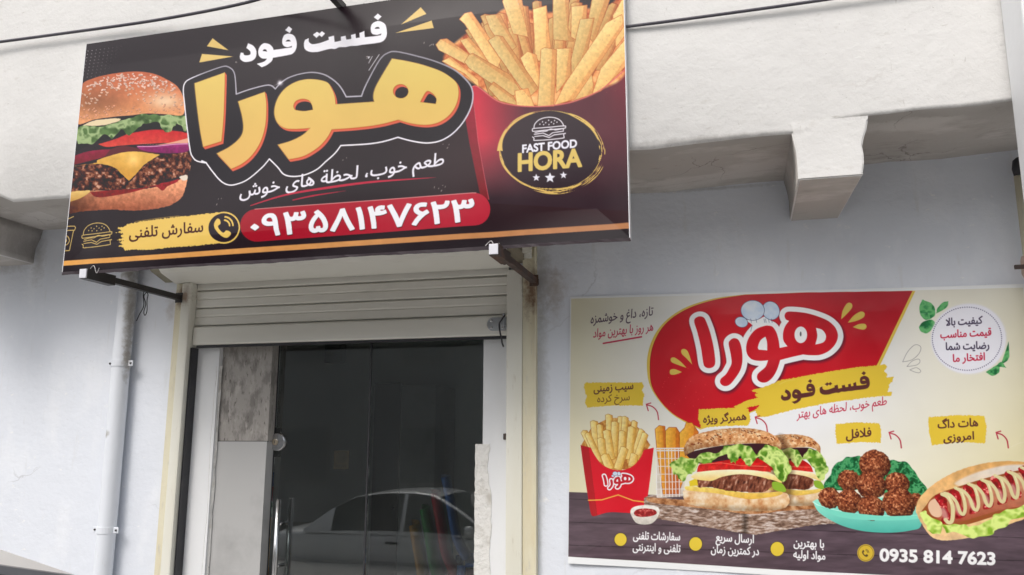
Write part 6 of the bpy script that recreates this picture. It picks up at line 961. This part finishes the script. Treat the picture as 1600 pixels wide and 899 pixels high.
bm = bmesh.new()
for z0 in (.0025, hh-.0325): box(bm, -hw+.004, hw-.004, -.013, .03, z0, z0+.03)
for x0 in (-hw+.004, -hw*.34, hw*.34, hw-.034): box(bm, x0, x0+.03, -.011, .028, .0335, hh-.0335)
obj('frame', bm, M['dark_steel'], sign)
hem = plain('white_banner_back', (.74, .74, .76))
for x0 in (hw-.0035, -hw): obj('side_hem', B(x0, x0+.0035, -.0205, .03, 0, hh), hem, sign)
bm = bmesh.new(); n = 90; r0 = random.Random(8); A_ = [bm.verts.new((-hw+2*hw*i/n, -.0202, .0)) for i in range(n+1)]; B_ = [bm.verts.new((-hw+2*hw*i/n, -.0195+r0.uniform(-.001, .001), -.014-.003*r0.random()-.003*math.sin(i*.21))) for i in range(n+1)]; C_ = [bm.verts.new((-hw+2*hw*i/n, .03, .001)) for i in range(n+1)]
for i in range(n): bm.faces.new((A_[i], A_[i+1], B_[i+1], B_[i])); bm.faces.new((B_[i], B_[i+1], C_[i+1], C_[i]))
obj('bottom_hem', bm, plain('dark_banner_hem', (.035, .024, .03), .4), sign)
for x, z in ((-hw+.21, .0), (hw-.62, .0)): obj('tie', T(spline([(x-.03, -.03, .0), (x, -.034, .02), (x+.02, -.033, -.02), (x+.04, -.04, .005)], 4), .0018, 5), plain('pale_string', (.6, .58, .58)), sign)
PW, PH, PA = 2.125, 1.345, -.0155
post = thing('food_poster', 'large pale food poster with a red swoosh pasted on the lower wall', 'poster', (-.82, -.004, 2.465)); post.rotation_euler = (0, -math.atan(PA)*-1 if False else math.atan(-PA), 0)
ca_, sa_ = math.cos(math.atan(-PA)), math.sin(math.atan(-PA))
def pw(x, z): return (-.82+x*ca_+z*sa_, -.004, 2.465-x*sa_+z*ca_)
S = paint_poster([pix(pw(*p)) for p in ((0, 0), (PW, 0), (PW, -PH), (0, -PH))], 1120, 709)
def place_post(u, v):
    n_ = fbm(u*2.1, v*1.4, .35, 3, 3)+.5*fbm(u*2.1+5, v*1.4+u*.8, .11, 9, 2); e = np.clip(np.minimum(np.minimum(u, 1-u), np.minimum(v, 1-v))*12, 0, 1)
    return np.stack([u*PW, -(.006*e+.0015)*n_-.012*np.exp(-((1-u)**2*90+v**2*60))-.007*np.exp(-(u**2*120+(1-v)**2*50))-.004*np.exp(-(1-v)*18)*(.5+.5*np.sin(u*14+1))-.0012*np.exp(-((u-v*.4-.62)**2)*3000)*e, -v*PH], -1)
build_sheet(S, post, place_post, print_material('satin_poster_print', .34, .42, [(4, .002)]), .96, .010, 1.04)
obj('paper_edge', B(.0005, PW-.0005, .0012, .0035, -PH+.0005, -.0005), plain('paper_white', (.78, .78, .79), .6), post)

# ------------------------------------------------------------------ cars and the far side of the street
def make_car(label, loc, rz, size=1., nose=1.):
    t = thing('parked_car', label, 'car', loc, rz); t.scale = (size,)*3; wm, gm = M['car_white'], M['car_glass']
    bm = bmesh.new(); st_ = [(-2.08, .44, .74, .62), (-2.02, .34, .86, .72), (-1.85, .26, .925, .79), (-1.3, .21, .945, .83), (-.5, .2, .94, .845), (.3, .2, .93, .845), (.95, .2, .915, .835), (1.5, .22, .84, .81), (1.9, .27, .755, .75), (2.05, .36, .68, .67), (2.1, .45, .6, .6)]; rows = []
    for x, zl, zt, hw_ in st_:
        if x > 1.05: x = 1.05+(x-1.05)*nose
        q = [(-1, .0), (-1.0, .35), (-1.02, .62), (-.985, .86), (-.93, 1), (-.5, 1.025), (0, 1.035)]; q = q+[(-a, b) for a, b in q[-2::-1]]
        rows.append([bm.verts.new((x, a*hw_*(.93 if b == 0 else 1), zl+(zt-zl)*b)) for a, b in q])
    for a, b in zip(rows, rows[1:]):
        for j in range(len(a)-1): bm.faces.new((a[j], b[j], b[j+1], a[j+1]))
        bm.faces.new((a[-1], b[-1], b[0], a[0]))
    bm.faces.new(rows[0]); bm.faces.new(rows[-1][::-1]); body = obj('body', bm, wm, t, smooth=True); sb = body.modifiers.new('s', 'SUBSURF'); sb.levels = sb.render_levels = 2
    def rl(x):   # roof line and half width of the greenhouse
        return float(np.interp(x, [-1.5, -1.15, -.85, -.45, -.05, .22, .55, 1.05], [.93, 1.2, 1.36, 1.415, 1.42, 1.385, 1.22, .915]))
    bm = bmesh.new(); rows = []
    for x in np.linspace(-1.48, 1.04, 22):
        zt = rl(x); f = (zt-.91)/.51; wb, wt = .80, .80-.225*f
        rows.append([bm.verts.new(p) for p in ((x, -wb, .90), (x, -wt-.03, .90+(zt-.9)*.97), (x, -wt+.06, zt-.004*f), (x, 0, zt+.012*f), (x, wt-.06, zt-.004*f), (x, wt+.03, .90+(zt-.9)*.97), (x, wb, .90))])
    for a, b in zip(rows, rows[1:]):
        for j in range(6): bm.faces.new((a[j], b[j], b[j+1], a[j+1]))
    obj('cabin', bm, wm, t, smooth=True)
    def side(x, k, s):   # a point on the cabin's flank: k = 0 belt, 1 = cantrail
        zt = rl(x); f = (zt-.91)/.51; wb, wt = .80, .80-.225*f; return (x, s*(wb+(wt+.03-wb)*k+.005), .90+(zt-.9)*.97*k)
    for s in (-1, 1):
        for x0, x1 in ((-1.1, -.18), (-.12, .82)):
            bm = bmesh.new(); n = 10; lo = []; hi = []
            for i in range(n+1):
                x = x0+(x1-x0)*i/n; lo.append(bm.verts.new(side(x, .1, s))); hi.append(bm.verts.new(side(x, .974, s)))
            for i in range(n): bm.faces.new((lo[i], lo[i+1], hi[i+1], hi[i]))
            wn = obj('side_window', bm, gm, t); fr = [side(x0+(x1-x0)*i/n, .98, s) for i in range(n+1)]; obj('window_trim', T([side(x0, .08, s)]+fr+[side(x1, .08, s)], .0045, 6), plain('grey_trim', (.16, .16, .17)), wn)
        obj('wing_mirror', lathe(bmesh.new(), [(.02, -.05), (.07, -.03), (.075, .03), (.05, .06)], (.78, s*.93, .98), (1, 0, 0), 14), wm, t, smooth=True)
        obj('door_handle', B(-.33, -.17, s*.85-.015, s*.85+.015, .80, .825, bev=.005), M['dark_steel'], t)
        obj('headlight', lathe(bmesh.new(), [(.06, 0), (.1, .05), (.05, .09)], (1.05+(1.93-1.05)*nose, s*.58, .63), (1, 0, 0), 16), plain('lamp_lens', (.6, .62, .64), .1), t); obj('tail_light', B(-2.07, -2.0, s*.58-.12, s*.58+.12, .68, .8, bev=.02), plain('red_lens', (.35, .02, .02), .15), t)
    for nm, xa, xb in (('windscreen', .27, .98), ('rear_window', -.9, -1.42)):
        bm = bmesh.new(); n = 8; G_ = []
        for i in range(n+1):
            x = xa+(xb-xa)*i/n; zt = rl(x); f = (zt-.91)/.51; wt = .80-.225*f
            G_.append([bm.verts.new((x+.004*np.sign(xa), a*(wt-.09), zt+.012*f*(1-abs(a))-.004*f*abs(a)+.006)) for a in (-1, -.5, 0, .5, 1)])
        for a, b in zip(G_, G_[1:]):
            for j in range(4): bm.faces.new((a[j], a[j+1], b[j+1], b[j]))
        obj(nm, bm, gm, t, smooth=True)
    for x in (-1.28, 1.05+.23*nose if nose == 1 else .98):
        for s in (-1, 1):
            wh = obj('wheel', lathe(bmesh.new(), [(.2, -.09), (.29, -.085), (.305, -.05), (.305, .05), (.29, .085), (.2, .09)], (x, s*.74, .305), (0, 1, 0), 28), M['black'], t); obj('rim', lathe(bmesh.new(), [(.05, 0), (.19, .0), (.205, .02), (.19, .012), (.06, .02), (.03, .03)], (x, s*(.74+.082), .305), (0, s, 0), 24), M['zinc'], wh)
    obj('bumper', B(1.05+.95*nose, 1.05+1.08*nose, -.62, .62, .34, .5, bev=.03), M['dark_steel'], t); obj('bumper', B(-2.13, -2.0, -.62, .62, .36, .54, bev=.04), M['dark_steel'], t)
    return t
make_car('white short-nosed car facing the wall, its window corner showing at the bottom left', (-1.232, -3.985, 0), math.pi/2, 1.203, .3)
make_car('white car parked along the road, mirrored in the dark door glass', (-4.55, -7.75, -.66), 0, 1.15)
fb = thing('opposite_house', 'unseen brown rendered house across the road, added for the door glass to mirror', 'building', (-5, -18, -.66))  # out of view; put in so the glass reflects a dull wall, not sky
obj('wall', B(-26, 24, -6, 0, 0, 8.2), M['brick'], fb); obj('roof', B(-26.4, 24.4, -6.4, .45, 8.203, 8.5), M['soffit'], fb)
for i in range(13):
    for z in (1.1, 4.6):
        x = -23+i*3.7; wn = obj('window', B(x, x+1.5, -.05, .03, z, z+1.7), M['soffit'], fb); obj('window_pane', B(x+.08, x+1.42, .031, .036, z+.08, z+1.62), M['far_win'], wn)
# two street trees in front of that house
def tree(x, y, label, seed, h=7.):
    r_ = random.Random(seed); t = thing('street_tree', label, 'tree', (x, y, -.66), 0, 'trees across the road'); bm = bmesh.new(); tube(bm, spline([(0, 0, 0), (.1, .05, 1.4), (.0, .1, 2.8), (.15, 0, 4.4)], 4), [.17, .165, .16, .155, .15, .14, .135, .13, .12, .11, .1, .08, .05], 9)
    for k in range(7):
        a = k*2.4; z = 2.3+.3*k; tube(bm, spline([(0.05, .05, z), (.7*math.cos(a), .7*math.sin(a), z+.7), (1.5*math.cos(a), 1.5*math.sin(a), z+1.3)], 3), [.07, .06, .055, .05, .04, .03, .015], 6)
    obj('trunk', bm, plain('bark', (.09, .07, .05), .9), t); bm = bmesh.new(); cl = [Vector((r_.gauss(0, .95), r_.gauss(0, .95), r_.uniform(2.6, h-1))) for _ in range(26)]
    for c in cl:
        for _ in range(150):
            d = Vector((r_.gauss(0, 1), r_.gauss(0, 1), r_.gauss(0, 1))).normalized()*r_.uniform(.15, .75); p = c+d; e = Vector((r_.gauss(0, 1), r_.gauss(0, 1), r_.gauss(0, .6))).normalized()*.11; g = e.cross(Vector((r_.gauss(0, 1), r_.gauss(0, 1), 1))).normalized()*.05
            bm.faces.new([bm.verts.new(p-e), bm.verts.new(p+g), bm.verts.new(p+e), bm.verts.new(p-g)])
    obj('crown', bm, material('leaves', (.05, .085, .03), .7, noise=[(2, 4, (.035, .06, .022), .4, .6, one), (9, 3, (.08, .115, .04), .6, .8, one)]), t)
tree(-19, -16.4, 'dark green street tree across the road, left of the two', 1); tree(2.5, -16.2, 'dark green street tree across the road, right of the two', 3)
